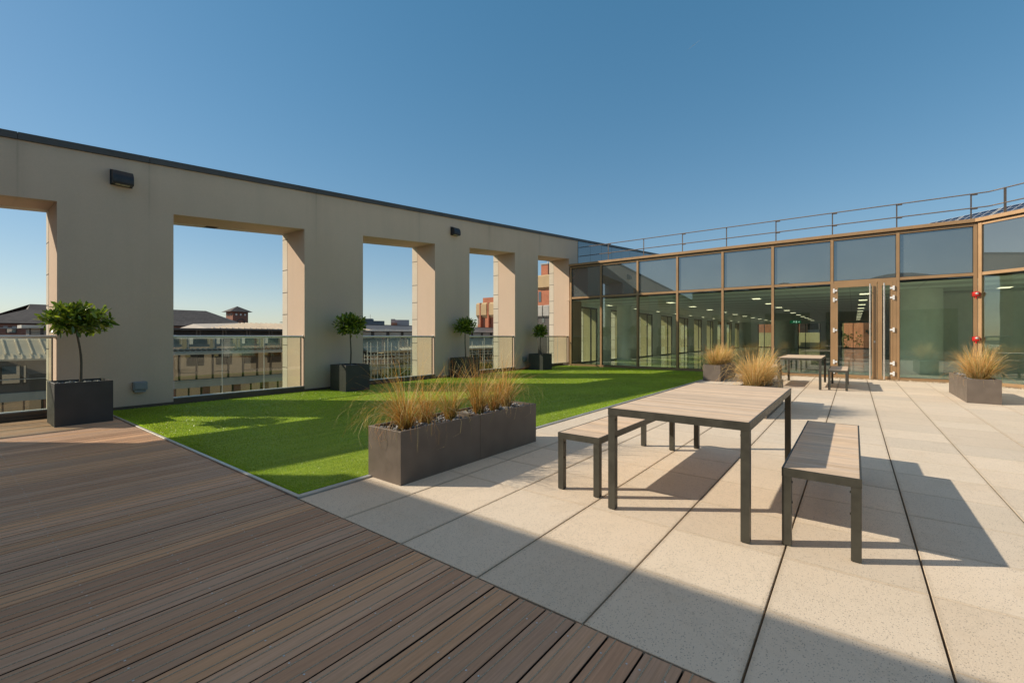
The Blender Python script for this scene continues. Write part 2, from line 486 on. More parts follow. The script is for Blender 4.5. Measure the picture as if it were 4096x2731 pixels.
def m_solar():
    g = N('solar_cells')
    gen = g.n('TexCoord').outputs['Generated']; sp_ = g.n('SeparateXYZ'); g.l(gen, sp_.inputs[0])
    # along the row and up the slope, from the panel's own bounds
    al = g.math('FRACT', g.math('ADD', g.math('MULTIPLY', sp_.outputs[2], 6.0), 0.04))
    ac = g.math('FRACT', g.math('ADD', g.math('MULTIPLY', g.math('SUBTRACT', sp_.outputs[0], g.math('MULTIPLY', sp_.outputs[2], 0.63)), 11.0), 0.04))
    ln = g.math('MAXIMUM', g.math('LESS_THAN', al, 0.09), g.math('LESS_THAN', ac, 0.09))
    c = g.mix(ln, (0.012, 0.014, 0.034), (0.5, 0.5, 0.5))
    return g.done(g.principled(c, 0.12, 0, None, 0.5))
SOLAR = m_solar()
REVEAL = paint('tan_window_reveal', (0.42, 0.35, 0.19), 0.85, 0, 0.08)
PARAPET = paint('yellow_stone_parapet', (0.50, 0.42, 0.24), 0.85, 0, 0.1, 0.8, 0)
GREYBLK = m_window_grid('blue_grey_tower_block', (0.13, 0.145, 0.165), (0.05, 0.06, 0.08), 2.9, 2.6, 0.35, 0.3)
PALEBLK = paint('pale_panel_cladding', (0.42, 0.37, 0.36), 0.8, 0, 0.06)
YELBLK = m_window_grid('yellow_stone_offices', (0.55, 0.46, 0.24), (0.07, 0.07, 0.06), 2.0, 3.0, 0.35, 0.6)

# ------------------------------------------------------------------ setting: ground, deck, paving, lawn
gb = MB(); gb.quad((-2500, -2500, -14), (2500, -2500, -14), (2500, 2500, -14), (-2500, 2500, -14))
tag(gb.build('ground', ASPHALT), kind='structure')

tb = MB(); tb.box(-12, 17.1, -22, 10.1, -0.6, -0.06)
tag(tb.build('terrace_base', SOIL), kind='structure')

# deck: boards run along x, 158 mm pitch, with two grip strips and paired screws
db = MB()
pitch = 0.1583
v0 = 1.003 - pitch * 34
nb_ = int((10.06 - v0) / pitch)
palette = [(0.70, 0.395, 0.225), (0.62, 0.38, 0.24), (0.75, 0.44, 0.25), (0.60, 0.385, 0.26), (0.68, 0.425, 0.27), (0.73, 0.42, 0.23), (0.55, 0.32, 0.195)]
for i in range(nb_):
    a = v0 + i * pitch; b = a + pitch - 0.0088
    c = random.choice(palette); k = random.uniform(0.80, 1.10); mean = (0.66, 0.40, 0.25); c = tuple((x * 0.85 + q * 0.15) * k for x, q in zip(c, mean))
    dz = random.uniform(-0.0015, 0.0015)
    ex = 1.775 + random.uniform(-0.004, 0.002)
    n0 = len(db.f)
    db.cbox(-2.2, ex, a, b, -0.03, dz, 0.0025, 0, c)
    for q in range(n0, n0 + 5): db.m[q] = 3            # grimy sides and undersides, also darkened so the gaps look shadowed
    for off in (0.042, 0.118):
        db.box(-2.2, ex - 0.001, a + off - 0.003, a + off + 0.003, dz - 0.002, dz + 0.0018, 1)
    for sx in (1.665, 1.265, 0.865, 0.465, 0.065, -0.335, -0.8):
        for off in (0.029, 0.131):
            cx, cy = sx + random.uniform(-0.006, 0.006), a + off + random.uniform(-0.004, 0.004)
            pts = [(cx + 0.0045 * math.cos(t * PI / 4), cy + 0.0045 * math.sin(t * PI / 4), dz + 0.0014) for t in range(8)]
            db.add(pts, [tuple(range(8))], 2)
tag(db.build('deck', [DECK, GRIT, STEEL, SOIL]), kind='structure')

# paving slabs
pv = MB()
S = 0.6345
us = [1.782] + [2.40 + S * i for i in range(24)]
us = [u for u in us if u < 16.95] + [16.95]
vs = [3.505 - S * j for j in range(40)]
LW = 0.0125
for j in range(len(vs) - 1):
    vb, va = vs[j] - 0.005, vs[j + 1] + 0.005
    for i in range(len(us) - 1):
        ua, ub = us[i] + 0.0018, us[i + 1] - 0.0018
        if ub - ua < 0.05: continue
        # cut away behind the angled glazing
        lim = 16.95 if vb > -2.3 else 16.95 + (vb + 2.3) * 0.81
        if ua > lim: continue
        ub = min(ub, lim)
        k = random.uniform(0.90, 1.05); t = random.uniform(-0.015, 0.015)
        dz = random.uniform(-0.0008, 0.0008)
        pv.cbox(ua, ub, va, vb, -0.04, dz, 0.0016, 0, (k + t, k, k - t))
        # soft rib line a hand's width from the joint, as moulded
tag(pv.build('paving', PAVING), kind='structure')

# golden gravel margin in front of the glazing
def pebble_field(name, pts, size, mat, parent=None, seed=0):
    r = np.random.default_rng(seed)
    base = np.array([(1, 0, 0), (-1, 0, 0), (0, 1, 0), (0, -1, 0), (0, 0, 1), (0, 0, -1), (.6, .6, .55), (-.6, .6, .5), (.6, -.6, .5), (-.6, -.6, .55)], float)
    tris = np.array([(4, 6, 0), (4, 0, 8), (4, 8, 3), (4, 3, 9), (4, 9, 1), (4, 1, 7), (4, 7, 2), (4, 2, 6), (6, 2, 0), (8, 0, 3), (9, 3, 1), (7, 1, 2), (5, 0, 2), (5, 2, 1), (5, 1, 3), (5, 3, 0)])
    V = []; F = []; C = []
    for k, p in enumerate(pts):
        s = size * r.uniform(0.6, 1.5, 3) * np.array([1, 0.8, 0.6])
        b = base * (1 + r.uniform(-0.22, 0.22, base.shape)) * s
        an = r.uniform(0, 2 * PI); ti = r.uniform(-0.5, 0.5)
        Rz = np.array([[math.cos(an), -math.sin(an), 0], [math.sin(an), math.cos(an), 0], [0, 0, 1]])
        Rx = np.array([[1, 0, 0], [0, math.cos(ti), -math.sin(ti)], [0, math.sin(ti), math.cos(ti)]])
        F.append(tris + len(base) * k); V.append(b @ Rx.T @ Rz.T + np.array(p)); C.append(np.full((len(base), 3), r.uniform(0, 1)))
    return np_mesh(name, np.vstack(V), np.vstack(F), mat, parent, np.vstack(C))

gp = []
for _ in range(1500):
    v = random.uniform(-2.3, 3.3); gp.append((random.uniform(16.96, 17.09), v, random.uniform(-0.02, 0.012)))
for _ in range(500):
    t = random.uniform(0, 3.5); gp.append((16.90 - 0.63 * t + random.uniform(-0.06, 0.05), -2.35 - 0.78 * t, random.uniform(-0.02, 0.012)))
tag(pebble_field('gravel', gp, 0.024, GRAVEL, None, 3), 'golden gravel strip between the paving and the glazed office front', 'gravel', kind='stuff')

# lawn sheet and turf blades
lb = MB()
nx, ny = 60, 28
L0, L1, W0, W1 = 1.815, 17.02, 3.575, 10.10
lb.quad((L0, W0, 0.008), (L1, W0, 0.008), (L1, W1, 0.008), (L0, W1, 0.008))
tag(lb.build('lawn', LAWN), kind='structure')

def turf():
    # density falls with distance from the near corner
    out = []
    n = 300000
    u = L0 + (L1 - L0) * rng.random(n) ** 1.7
    v = W0 + (W1 - W0) * rng.random(n) ** 1.25
    # extra fringe along the two trimmed edges
    m = 22000
    u = np.concatenate([u, np.full(m, L0) + rng.random(m) * 0.02, L0 + (12 - L0) * rng.random(m)])
    v = np.concatenate([v, W0 + (W1 - W0) * rng.random(m), np.full(m, W0) + rng.random(m) * 0.02])
    n = len(u)
    d = np.sqrt(u * u + v * v)
    h = rng.uniform(0.008, 0.016, n) * np.clip(d / 6, 0.9, 1.3)
    w = rng.uniform(0.0012, 0.0020, n) * np.clip(d / 4.5, 1.0, 3.0)
    az = rng.uniform(0, 2 * PI, n); lean = rng.uniform(0.1, 0.95, n) * h
    dirx, diry = np.cos(az), np.sin(az)
    fa = rng.uniform(0, 2 * PI, n); wx, wy = np.cos(fa) * w, np.sin(fa) * w
    V = np.empty((n, 3, 3))
    V[:, 0] = np.stack([u - wx, v - wy, np.full(n, 0.006)], 1)
    V[:, 1] = np.stack([u + wx, v + wy, np.full(n, 0.006)], 1)
    V[:, 2] = np.stack([u + dirx * lean, v + diry * lean, 0.006 + h], 1)
    base = np.array([(0.22, 0.40, 0.012), (0.34, 0.52, 0.018), (0.46, 0.62, 0.028), (0.66, 0.74, 0.10)])
    c = base[rng.integers(0, 4, n)] * rng.uniform(0.75, 1.2, (n, 1))
    pile = 0.5 + 0.25 * np.sin(u * 2.1 + np.sin(v * 1.3) * 1.5) + 0.25 * np.sin(v * 3.7 + u * 0.9 + np.sin(u * 5.0))
    c = c * (0.70 + 0.45 * pile)[:, None] * np.array((0.84, 0.86, 0.9))
    C = np.empty((n, 3, 3)); C[:, 0] = c * 0.25; C[:, 1] = c * 0.25; C[:, 2] = c * 1.5 + np.array((0.05, 0.045, 0.02))  # vertex colours: roots darkened as ambient shadow, tips paled as sunlit sheen
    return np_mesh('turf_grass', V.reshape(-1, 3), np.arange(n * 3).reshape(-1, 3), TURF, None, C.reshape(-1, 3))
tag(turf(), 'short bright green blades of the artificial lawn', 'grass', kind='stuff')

eb = MB()
eb.cbox(1.778, 1.812, 3.515, 9.95, -0.03, 0.014, 0.003)
eb.cbox(1.812, 16.95, 3.515, 3.570, -0.03, 0.012, 0.003)
tag(eb.build('lawn_edging', ALU), 'pale metal edging strip bordering the lawn against deck and paving', 'edging')

# ------------------------------------------------------------------ the raked parapet wall
def zt(u): return 4.245 + 0.0803 * u
def zs(u): return 3.366 + 0.0805 * u
OPEN = [(-1.60, 1.237), (2.789, 5.319), (6.885, 9.413), (10.959, 13.48), (15.03, 17.526)]
VF, VM, VB = 10.2, 11.02, 11.262

def wall_mesh(mb, u0, u1, openings, vf, vb, zb, zt, zs, mi=0, back=True, front=True, top=True, ri=None):
    if ri is None: ri = mi
    cuts = [u0]
    for a, b in openings: cuts += [a, b]
    cuts.append(u1)
    for i in range(len(cuts) - 1):
        a, b = cuts[i], cuts[i + 1]
        if b - a < 1e-4: continue
        op = i % 2 == 1
        la, lb_ = (zs(a), zs(b)) if op else (zb, zb)
        if front: mb.quad((a, vf, la), (b, vf, lb_), (b, vf, zt(b)), (a, vf, zt(a)), mi)
        if back: mb.quad((b, vb, lb_), (a, vb, la), (a, vb, zt(a)), (b, vb, zt(b)), mi)
        if top: mb.quad((a, vf, zt(a)), (b, vf, zt(b)), (b, vb, zt(b)), (a, vb, zt(a)), mi)
        if op:
            mb.quad((a, vf, la), (a, vb, la), (b, vb, lb_), (b, vf, lb_), mi)
            mb.quad((a, vf, zb), (a, vb, zb), (a, vb, la), (a, vf, la), ri)
            mb.quad((b, vb, zb), (b, vf, zb), (b, vf, lb_), (b, vb, lb_), ri)
    mb.quad((u0, vf, zb), (u0, vb, zb), (u0, vb, zt(u0)), (u0, vf, zt(u0)), mi)
    mb.quad((u1, vb, zb), (u1, vf, zb), (u1, vf, zt(u1)), (u1, vb, zt(u1)), mi)

wall = thing('parapet_wall', 'tall beige rendered wall with five big window-like openings along the lawn', 'wall', (0, 10.7, 0))
w = MB(); wall_mesh(w, -5.0, 18.32, OPEN, VF, VM, 0.0, zt, zs); w.build('rendered_wall', RENDER, wall)
w = MB(); wall_mesh(w, -5.0, 18.32, [(a - 0.004, b + 0.004) if False else (a + 0.004, b - 0.004) for a, b in OPEN], VM + 0.001, VB, -0.4, lambda u: zt(u) - 0.003, lambda u: zs(u) - 0.004); w.build('stone_cladding', STONE, wall)
w = MB()
cj = [-5.0, -2.37, 0.809, 2.424 + 1.56, 7.16, 10.33, 13.5, 16.68, 19.85, 23.0, 26.2, 29.4, 32.6, 35.8, 39, 42]
cj = [-5.0, -0.78, 0.809, 2.424, 5.606, 8.788, 11.97, 15.15, 18.33, 21.5, 24.7, 27.9, 31.1, 34.3]
for a, b in zip(cj[:-1], cj[1:]):
    a2, b2 = a + 0.003, b - 0.003
    p = [(a2, 10.165, zt(a2) + 0.002), (b2, 10.165, zt(b2) + 0.002), (b2, 11.31, zt(b2) + 0.002), (a2, 11.31, zt(a2) + 0.002),
         (a2, 10.165, zt(a2) + 0.11), (b2, 10.165, zt(b2) + 0.11), (b2, 11.31, zt(b2) + 0.14), (a2, 11.31, zt(a2) + 0.14)]
    w.hexa(p)
build_each(w, 'coping_section', COPING, wall)
w = MB()
for a, b in zip([-5.0] + [o[1] for o in OPEN[:-1]], [o[0] for o in OPEN]):
    w.box(a, b, 10.155, 10.198, -0.02, 0.055)
for a, b in OPEN:
    b = min(b, 17.0)
    w.box(a - 0.02, b + 0.02, 10.135, 10.190, -0.02, 0.045)
    w.box(a + 0.003, b - 0.003, 10.191, 10.225, -0.02, 0.115)
    w.box(a + 0.003, b - 0.003, 10.34, 11.3, -0.3, 0.02)
build_each(w, 'base_flashing', BRONZE_D, wall)
# lower storeys of the same building, seen only in reflections across the street
w = MB(); w.box(-5, 60, 11.03, 11.24, -14, -0.42)
w.build('lower_facade', RENDER, wall)
w = MB()
for k in range(16):
    for zz in (-3.4,):
        w.box(-4.0 + 4.05 * k, -1.6 + 4.05 * k, 11.19, 11.252, zz, zz + 2.3)
build_each(w, 'lower_window', CITYGL, wall)

BAL_LAB = ['glass balustrade behind the large bay tree, cut by the left photo edge',
           'clear glass balustrade in the widest opening, between the two nearest bay trees',
           'glass balustrade in the opening with scaffolding behind it',
           'glass balustrade in the opening right of the third bay tree',
           'narrow-looking glass balustrade behind the farthest bay tree beside the glazed front']
for (a, b), lab in zip(OPEN, BAL_LAB):
    t = thing('glass_balustrade', lab, 'balustrade', ((a + b) / 2, 10.28, 0), 0, 'glass balustrades in the wall openings')
    g0, g1 = a + 0.03, b - 0.05
    n = 3
    for k in range(n):
        x0 = g0 + (g1 - g0) * k / n + 0.006; x1 = g0 + (g1 - g0) * (k + 1) / n - 0.006
        m = MB(); m.box(x0, x1, 10.275, 10.287, 0.11, 1.262, 0)
        m.build('glass_panel', GL_CLEAR, t)
    for k in range(1, n):
        x = g0 + (g1 - g0) * k / n
        m = MB(); m.box(x - 0.003, x + 0.003, 10.272, 10.290, 0.12, 1.262); m.build('panel_joint', ALU, t)
    m = MB(); m.box(g1 - 0.003, g1 + 0.012, 10.262, 10.302, 0.12, 1.262); m.build('end_channel', BRONZE_D, t)
    m = MB(); m.box(a + 0.004, b - 0.004, 10.226, 10.335, -0.02, 0.128); m.build('base_channel', ALU, t)
    m = MB(); m.tube([(a + 0.03, 10.281, 1.285), (b - 0.03, 10.281, 1.285)], 0.024, 14)
    m.box(g0, g1, 10.270, 10.292, 1.252, 1.268); m.build('handrail', STEEL, t)
    for x, sgn in ((a + 0.003, 1), (b - 0.003, -1)):
        m = MB(); m.tube([(x, 10.281, 1.285), (x + sgn * 0.012, 10.281, 1.285)], 0.042, 14)
        m.tube([(x + sgn * 0.012, 10.281, 1.285), (x + sgn * 0.06, 10.281, 1.285)], 0.030, 14)
        m.build('rail_bracket', STEEL, t)

# wall lamps
def wall_lamp(u, z, lab):
    t = thing('wall_lamp', lab, 'lamp', (u, 10.2, z), 0, 'wedge lamps on the parapet wall')
    prof = [(0, 0), (0, 0.245)]
    for k in range(8):
        an = PI / 2 * k / 7
        prof.append((-0.05 - 0.125 * math.sin(an), 0.075 + 0.17 * math.cos(an)))
    prof += [(-0.172, 0.03), (-0.16, 0.0)]
    prof = [(y + 10.198, zz + z) for y, zz in prof]
    m = MB(); m.prism_x(prof, u - 0.14, u + 0.14); m.build('casing', LAMPMET, t)
    m = MB(); m.box(u - 0.095, u + 0.095, 10.198 - 0.135, 10.198 - 0.05, z - 0.006, z + 0.002); m.build('lens', LENS, t)
    m = MB(); m.box(u - 0.15, u + 0.15, 10.183, 10.199, z - 0.008, z + 0.255); m.build('back_plate', LAMPMET, t)
wall_lamp(2.03, 3.92, 'black wedge-shaped wall lamp above and right of the large bay tree')
wall_lamp(10.22, 4.52, 'black wedge-shaped wall lamp farther along the wall, above the third bay tree')
def socket(u, z, lab):
    t = thing('outdoor_socket', lab, 'socket box', (u, 10.2, z), 0, 'weatherproof sockets on the wall')
    m = MB(); m.cbox(u - 0.10, u + 0.10, 10.12, 10.199, z + 0.045, z + 0.19, 0.012); m.build('cover', GREYPL, t)
    m = MB(); m.cbox(u - 0.078, u + 0.078, 10.106, 10.119, z + 0.065, z + 0.17, 0.008); m.build('flap', GREYPL, t)
    m = MB(); m.cbox(u - 0.08, u + 0.08, 10.135, 10.199, z, z + 0.043, 0.008); m.build('cable_entry', GREYPL, t)
socket(2.28, 0.29, 'grey weatherproof socket box low on the wall right of the large bay tree')
socket(14.05, 0.31, 'grey weatherproof socket box low on the wall left of the farthest bay tree')

# ------------------------------------------------------------------ planters and plants
def hollow_box(mb, x0, x1, y0, y1, h, t=0.028, depth=0.06):
    """planter: outer shell, rim and inner lining"""
    c = 0.004
    mb.box(x0, x1, y0, y1, 0, h - c)
    # rim ring
    o = [(x0, y0), (x1, y0), (x1, y1), (x0, y1)]
    i = [(x0 + t, y0 + t), (x1 - t, y0 + t), (x1 - t, y1 - t), (x0 + t, y1 - t)]
    for k in range(4):
        a, b = o[k], o[(k + 1) % 4]; cc, d = i[(k + 1) % 4], i[k]
        mb.hexa([(a[0], a[1], h - depth), (b[0], b[1], h - depth), (cc[0], cc[1], h - depth), (d[0], d[1], h - depth),
                 (a[0], a[1], h), (b[0], b[1], h), (cc[0], cc[1], h), (d[0], d[1], h)])

def shell_box(mb, x0, x1, y0, y1, h, t=0.028, fl=0.10):
    o = [(x0, y0), (x1, y0), (x1, y1), (x0, y1)]
    i = [(x0 + t, y0 + t), (x1 - t, y0 + t), (x1 - t, y1 - t), (x0 + t, y1 - t)]
    c = 0.004
    for k in range(4):
        a, b = o[k], o[(k + 1) % 4]; d, e = i[(k + 1) % 4], i[k]
        def sh(p, q): return (p[0] + (q[0] - p[0]) * c / t, p[1] + (q[1] - p[1]) * c / t)
        a2, b2 = sh(a, e), sh(b, d)
        mb.quad((*a, 0), (*b, 0), (*b, h - c), (*a, h - c))
        mb.quad((*a, h - c), (*b, h - c), (*b2, h), (*a2, h))
        mb.quad((*a2, h), (*b2, h), (*d, h), (*e, h))
        mb.quad((*e, h), (*d, h), (*d, fl), (*e, fl))
    mb.quad((*i[0], fl), (*i[1], fl), (*i[2], fl), (*i[3], fl))
    mb.quad((*o[3], 0), (*o[2], 0), (*o[1], 0), (*o[0], 0))

def scatter(x0, x1, y0, y1, z, n, seed, jz=0.012):
    r = random.Random(seed)
    return [(r.uniform(x0, x1), r.uniform(y0, y1), z + r.uniform(-jz, jz)) for _ in range(n)]

def tree_planter(x, y, lab, sx=0.63, sy=0.66, h=0.62, seed=0):
    t = thing('tree_planter', lab, 'planter', (x, y, 0), 0, 'square charcoal planters with bay trees')
    m = MB(); shell_box(m, -sx / 2, sx / 2, -sy / 2, sy / 2, h, 0.032, 0.5); m.build('planter_box', PLANT_D, t, world=False)
    e = pebble_field('pebbles', scatter(-sx / 2 + 0.05, sx / 2 - 0.05, -sy / 2 + 0.05, sy / 2 - 0.05, h - 0.045, 260, seed), 0.024, PEBBLE, t, seed)
    e['kind'] = 'stuff'
    m = MB(); m.box(-sx / 2 + 0.033, sx / 2 - 0.033, -sy / 2 + 0.033, sy / 2 - 0.033, h - 0.11, h - 0.058); m.build('soil', SOIL, t, world=False)
    return t

def leaf_cloud(name, tips, L, mat, parent, seed, colA, colB, up=0.35, zlight=None):
    r = np.random.default_rng(seed)
    n = len(tips)
    P = np.array([t[0] for t in tips]); D = np.array([t[1] for t in tips])
    D = D + r.normal(0, 0.42, D.shape); D[:, 2] += up * r.uniform(-0.6, 1, n)
    D /= np.linalg.norm(D, axis=1, keepdims=True)
    side = np.cross(D, r.normal(0, 0.55, (n, 3)) + np.array([0, 0, 1.0])); side /= np.linalg.norm(side, axis=1, keepdims=True) + 1e-9
    nor = np.cross(side, D)
    ln = L * r.uniform(0.65, 1.2, n)[:, None]; wd = ln * r.uniform(0.17, 0.24, n)[:, None]
    curl = r.uniform(-0.18, 0.10, n)[:, None] * ln
    pts = [P, P + D * ln * .3 + side * wd * .85, P + D * ln * .3 - side * wd * .85, P + D * ln * .68 + side * wd * .8 + nor * curl * .4,
           P + D * ln * .68 - side * wd * .8 + nor * curl * .4, P + D * ln + nor * curl,
           P + D * ln * .3 - nor * wd * .25, P + D * ln * .68 - nor * wd * .25 + nor * curl * .4]
    V = np.stack(pts, 1)
    tri = np.array([(0, 2, 6), (0, 6, 1), (6, 2, 4), (6, 4, 7), (1, 6, 7), (1, 7, 3), (7, 4, 5), (3, 7, 5)])
    F = (np.arange(n)[:, None, None] * 8 + tri[None]).reshape(-1, 3)
    a, b = np.array(colA), np.array(colB)
    k = r.random((n, 1)) ** 1.5
    c = (a * (1 - k) + b * k) * r.uniform(0.7, 1.25, (n, 1))
    C = np.repeat(c[:, None, :], 8, 1)
    return np_mesh(name, V.reshape(-1, 3), F, mat, parent, C.reshape(-1, 3))

def bay_tree(x, y, lab, w, hh, zc, nl, seed, lean=(0, 0), fy=1.0, leaf=0.105):
    t = thing('bay_tree', lab, 'tree', (x, y, 0.56), 0, 'clipped bay trees along the wall')
    r = random.Random(seed)
    zl = zc - 0.56
    top = Vector((lean[0], lean[1], zl - hh * 0.15))
    m = MB()
    pts = []
    for k in range(9):
        s = k / 8
        pts.append((top.x * s + 0.014 * math.sin(s * 6 + seed), top.y * s + 0.012 * math.cos(s * 5 + seed) - 0.012, -0.03 + (top.z + 0.03) * s))
    m.tube(pts, [0.019 - 0.006 * k / 8 for k in range(9)], 8)
    tips = []
    centers = []
    nbr = 46 if nl > 400 else 36
    for k in range(nbr):
        an = 2.399 * k + r.uniform(-0.3, 0.3)
        s = r.random() ** 0.45
        el = r.uniform(-0.75, 1.0)
        cx = math.cos(an) * w / 2 * s * math.sqrt(max(0.08, 1 - el * el * 0.75)) * r.uniform(0.72, 1.0)
        cy = fy * math.sin(an) * w / 2 * s * math.sqrt(max(0.08, 1 - el * el * 0.75)) * r.uniform(0.72, 1.0)
        cz = zl + el * hh / 2 * 0.82
        c = Vector((top.x + cx, top.y + cy, cz))
        mid = (top + c) / 2 + Vector((0, 0, -0.02))
        m.tube([top + Vector((0, 0, -0.04)), mid, c], [0.006, 0.004, 0.002], 5)
        centers.append((c, (c - top).normalized()))
    per = nl // nbr
    for c, d in centers:
        for q in range(per):
            s = r.random()
            p = c - d * 0.19 * s + Vector((r.gauss(0, 0.022), r.gauss(0, 0.022), r.gauss(0, 0.018)))
            od = (d * 0.7 + Vector((r.gauss(0, 0.55), r.gauss(0, 0.55), r.gauss(0.1, 0.4)))).normalized()
            tips.append((tuple(p), tuple(od)))
    for q in range(nl // 4):
        an, el, s = r.uniform(0, 2 * PI), r.uniform(-0.95, 1), r.uniform(0.45, 0.92)
        q2 = math.sqrt(max(0.0, 1 - el * el))
        dd = Vector((math.cos(an) * q2, fy * math.sin(an) * q2, el))
        p = Vector((top.x + dd.x * w / 2 * s, top.y + dd.y * w / 2 * s, zl + el * hh / 2 * s * 0.95))
        od = (dd * 0.8 + Vector((r.gauss(0, 0.45), r.gauss(0, 0.45), r.gauss(0.1, 0.4)))).normalized()
        tips.append((tuple(p), tuple(od)))
    m.build('trunk', BARK, t, world=False)
    leaf_cloud('crown', tips, leaf, LEAFM, t, seed, (0.065, 0.13, 0.017), (0.36, 0.44, 0.055))
    return t

TP = [(1.376, 9.29), (6.11, 9.58), (10.265, 9.75), (14.33, 9.62)]
TPL = ['charcoal square planter at the far left, standing on the timber deck', 'charcoal square planter on the lawn left of the scaffold opening',
       'charcoal square planter half hidden behind the tall dry grasses', 'charcoal square planter farthest away, beside the glazed office front']
for k, ((x, y), l) in enumerate(zip(TP, TPL)): tree_planter(x, y, l, seed=20 + k)
bay_tree(1.40, 9.32, 'largest bay tree with a wide flat sunlit crown, planted on the deck', 0.90, 0.50, 1.54, 1500, 5, lean=(-0.06, 0.0), fy=0.8, leaf=0.11)
bay_tree(6.13, 9.60, 'bay tree with a round dark crown between the two widest openings', 0.80, 0.62, 1.56, 1150, 6)
bay_tree(10.30, 9.78, 'bay tree rising behind the ornamental grasses, third from the left', 0.76, 0.58, 1.60, 1000, 8)
bay_tree(14.36, 9.64, 'smallest-looking bay tree, next to the glazed office front', 0.66, 0.56, 1.48, 900, 9)

def planter_box(x0, y0, lab, L=1.03, W=0.465, h=0.465, seed=0, group='long brown-grey planter boxes'):
    t = thing('planter_box', lab, 'planter', (x0 + L / 2, y0 + W / 2, 0), 0, group)
    m = MB(); shell_box(m, -L / 2 + 0.001, L / 2 - 0.001, -W / 2, W / 2, h, 0.03, 0.35); m.build('box_shell', PLANT_B, t, world=False)
    m = MB(); m.box(-L / 2 + 0.033, L / 2 - 0.033, -W / 2 + 0.033, W / 2 - 0.033, h - 0.10, h - 0.05); m.build('soil', SOIL, t, world=False)
    e = pebble_field('slate_chips', scatter(-L / 2 + 0.05, L / 2 - 0.05, -W / 2 + 0.05, W / 2 - 0.05, h - 0.035, 330, seed, 0.014), 0.021, PEBBLE, t, seed)
    e['kind'] = 'stuff'
    return t

def tuft(x, y, lab, n=230, h=0.52, seed=0, spread=0.5, droop=0.16, wmul=1.0, bias=(0, 0), r0=0.07, green=0.15, group='dry ornamental grass clumps'):
    t = thing('ornamental_grass', lab, 'grass clump', (x, y, 0.43), 0, group)
    r = np.random.default_rng(seed)
    K = 8
    az = r.uniform(0, 2 * PI, n)
    rad = r0 * np.sqrt(r.random(n))
    bx, by = np.cos(az) * rad, np.sin(az) * rad
    az2 = az + r.normal(0, 1.0, n)
    dx, dy = np.cos(az2) + bias[0], np.sin(az2) + bias[1]
    nn = np.sqrt(dx * dx + dy * dy) + 1e-6; dx, dy = dx / nn, dy / nn
    Ln = h * r.uniform(0.55, 1.25, n)
    th = np.abs(r.normal(0, spread * 0.55, n)) + 0.05
    dr = np.abs(r.normal(droop, droop * 0.6, n)) * (0.6 + th)
    wild = r.random(n) < 0.20
    dr[wild] *= 2.4; Ln[wild] *= 1.15
    broken = r.random(n) < 0.08
    w = r.uniform(0.0016, 0.0030, n) * wmul
    fa = az2 + PI / 2 + r.normal(0, 0.7, n)
    P = np.stack([bx, by, np.zeros(n)], 1)
    V = np.empty((n, K, 2, 3)); C = np.empty((n, K, 2, 3))
    pal = np.array([(0.86, 0.46, 0.14), (0.92, 0.62, 0.27), (0.76, 0.32, 0.08), (0.95, 0.76, 0.44), (0.62, 0.37, 0.12)])
    c = pal[r.integers(0, len(pal), n)] * r.uniform(0.8, 1.2, (n, 1))
    if wmul > 1.5: c = c * 0.7 + np.array((0.86, 0.66, 0.36)) * 0.35
    gr = r.random(n) < green
    c[gr] = np.array((0.30, 0.30, 0.06)) * r.uniform(0.8, 1.3, (gr.sum(), 1))
    wob = r.normal(0, 0.09, (n, K))
    for k in range(K):
        s = k / (K - 1)
        ww = (w * (1 - s * 0.85))[:, None]
        sv = np.stack([np.cos(fa), np.sin(fa), np.zeros(n)], 1) * ww
        V[:, k, 0] = P - sv; V[:, k, 1] = P + sv
        tone = 0.42 + 0.62 * s  # darker at the base, lighter towards the tip
        C[:, k, 0] = c * tone; C[:, k, 1] = c * tone
        st = Ln / (K - 1)
        P = P + np.stack([(np.sin(th) * dx + wob[:, k] * dy * 0.5) * st, (np.sin(th) * dy - wob[:, k] * dx * 0.5) * st, np.cos(th) * st], 1)
        th = th + dr * (0.5 + 1.6 * s)
        if k == 4: th = np.where(broken, th + 1.1, th)
    V = V.reshape(n, K * 2, 3)
    q = []
    for k in range(K - 1): q.append((2 * k, 2 * k + 1, 2 * k + 3, 2 * k + 2))
    F = (np.arange(n)[:, None, None] * (K * 2) + np.array(q)[None]).reshape(-1, 4)
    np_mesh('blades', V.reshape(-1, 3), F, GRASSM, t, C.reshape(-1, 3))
    return t

# foreground pair
planter_box(2.463, 3.10, 'nearest brown-grey planter box, left half of the foreground pair', seed=41)
planter_box(3.495, 3.10, 'brown-grey planter box forming the right half of the foreground pair', seed=42)
tl = ['widest tawny grass clump arching over the left end of the foreground planter', 'tawny grass clump second from the left in the foreground planter',
      'greenish-based grass clump third from the left in the foreground planter', 'upright tawny grass clump just right of the foreground planter seam',
      'short tawny grass clump second from the right in the foreground planter', 'tawny grass clump at the right end of the foreground planter']
spec = [(2.70, 3.32, 360, 0.64, 0.85, 0.20, (-0.45, 0.15), 0.08), (2.96, 3.35, 190, 0.56, 0.58, 0.18, (0, 0), 0.1), (3.29, 3.33, 230, 0.54, 0.72, 0.16, (0, 0), 0.25),
        (3.72, 3.33, 260, 0.66, 0.54, 0.17, (0, 0), 0.10), (3.98, 3.32, 190, 0.54, 0.58, 0.18, (0, 0), 0.12), (4.25, 3.36, 230, 0.64, 0.56, 0.17, (0.1, 0), 0.12)]
for k, ((x, y, n, h, sp, dr, bi, gr), l) in enumerate(zip(spec, tl)):
    tuft(x, y, l, n, h, 60 + k, sp, dr, 1.0, bi, 0.055, gr)

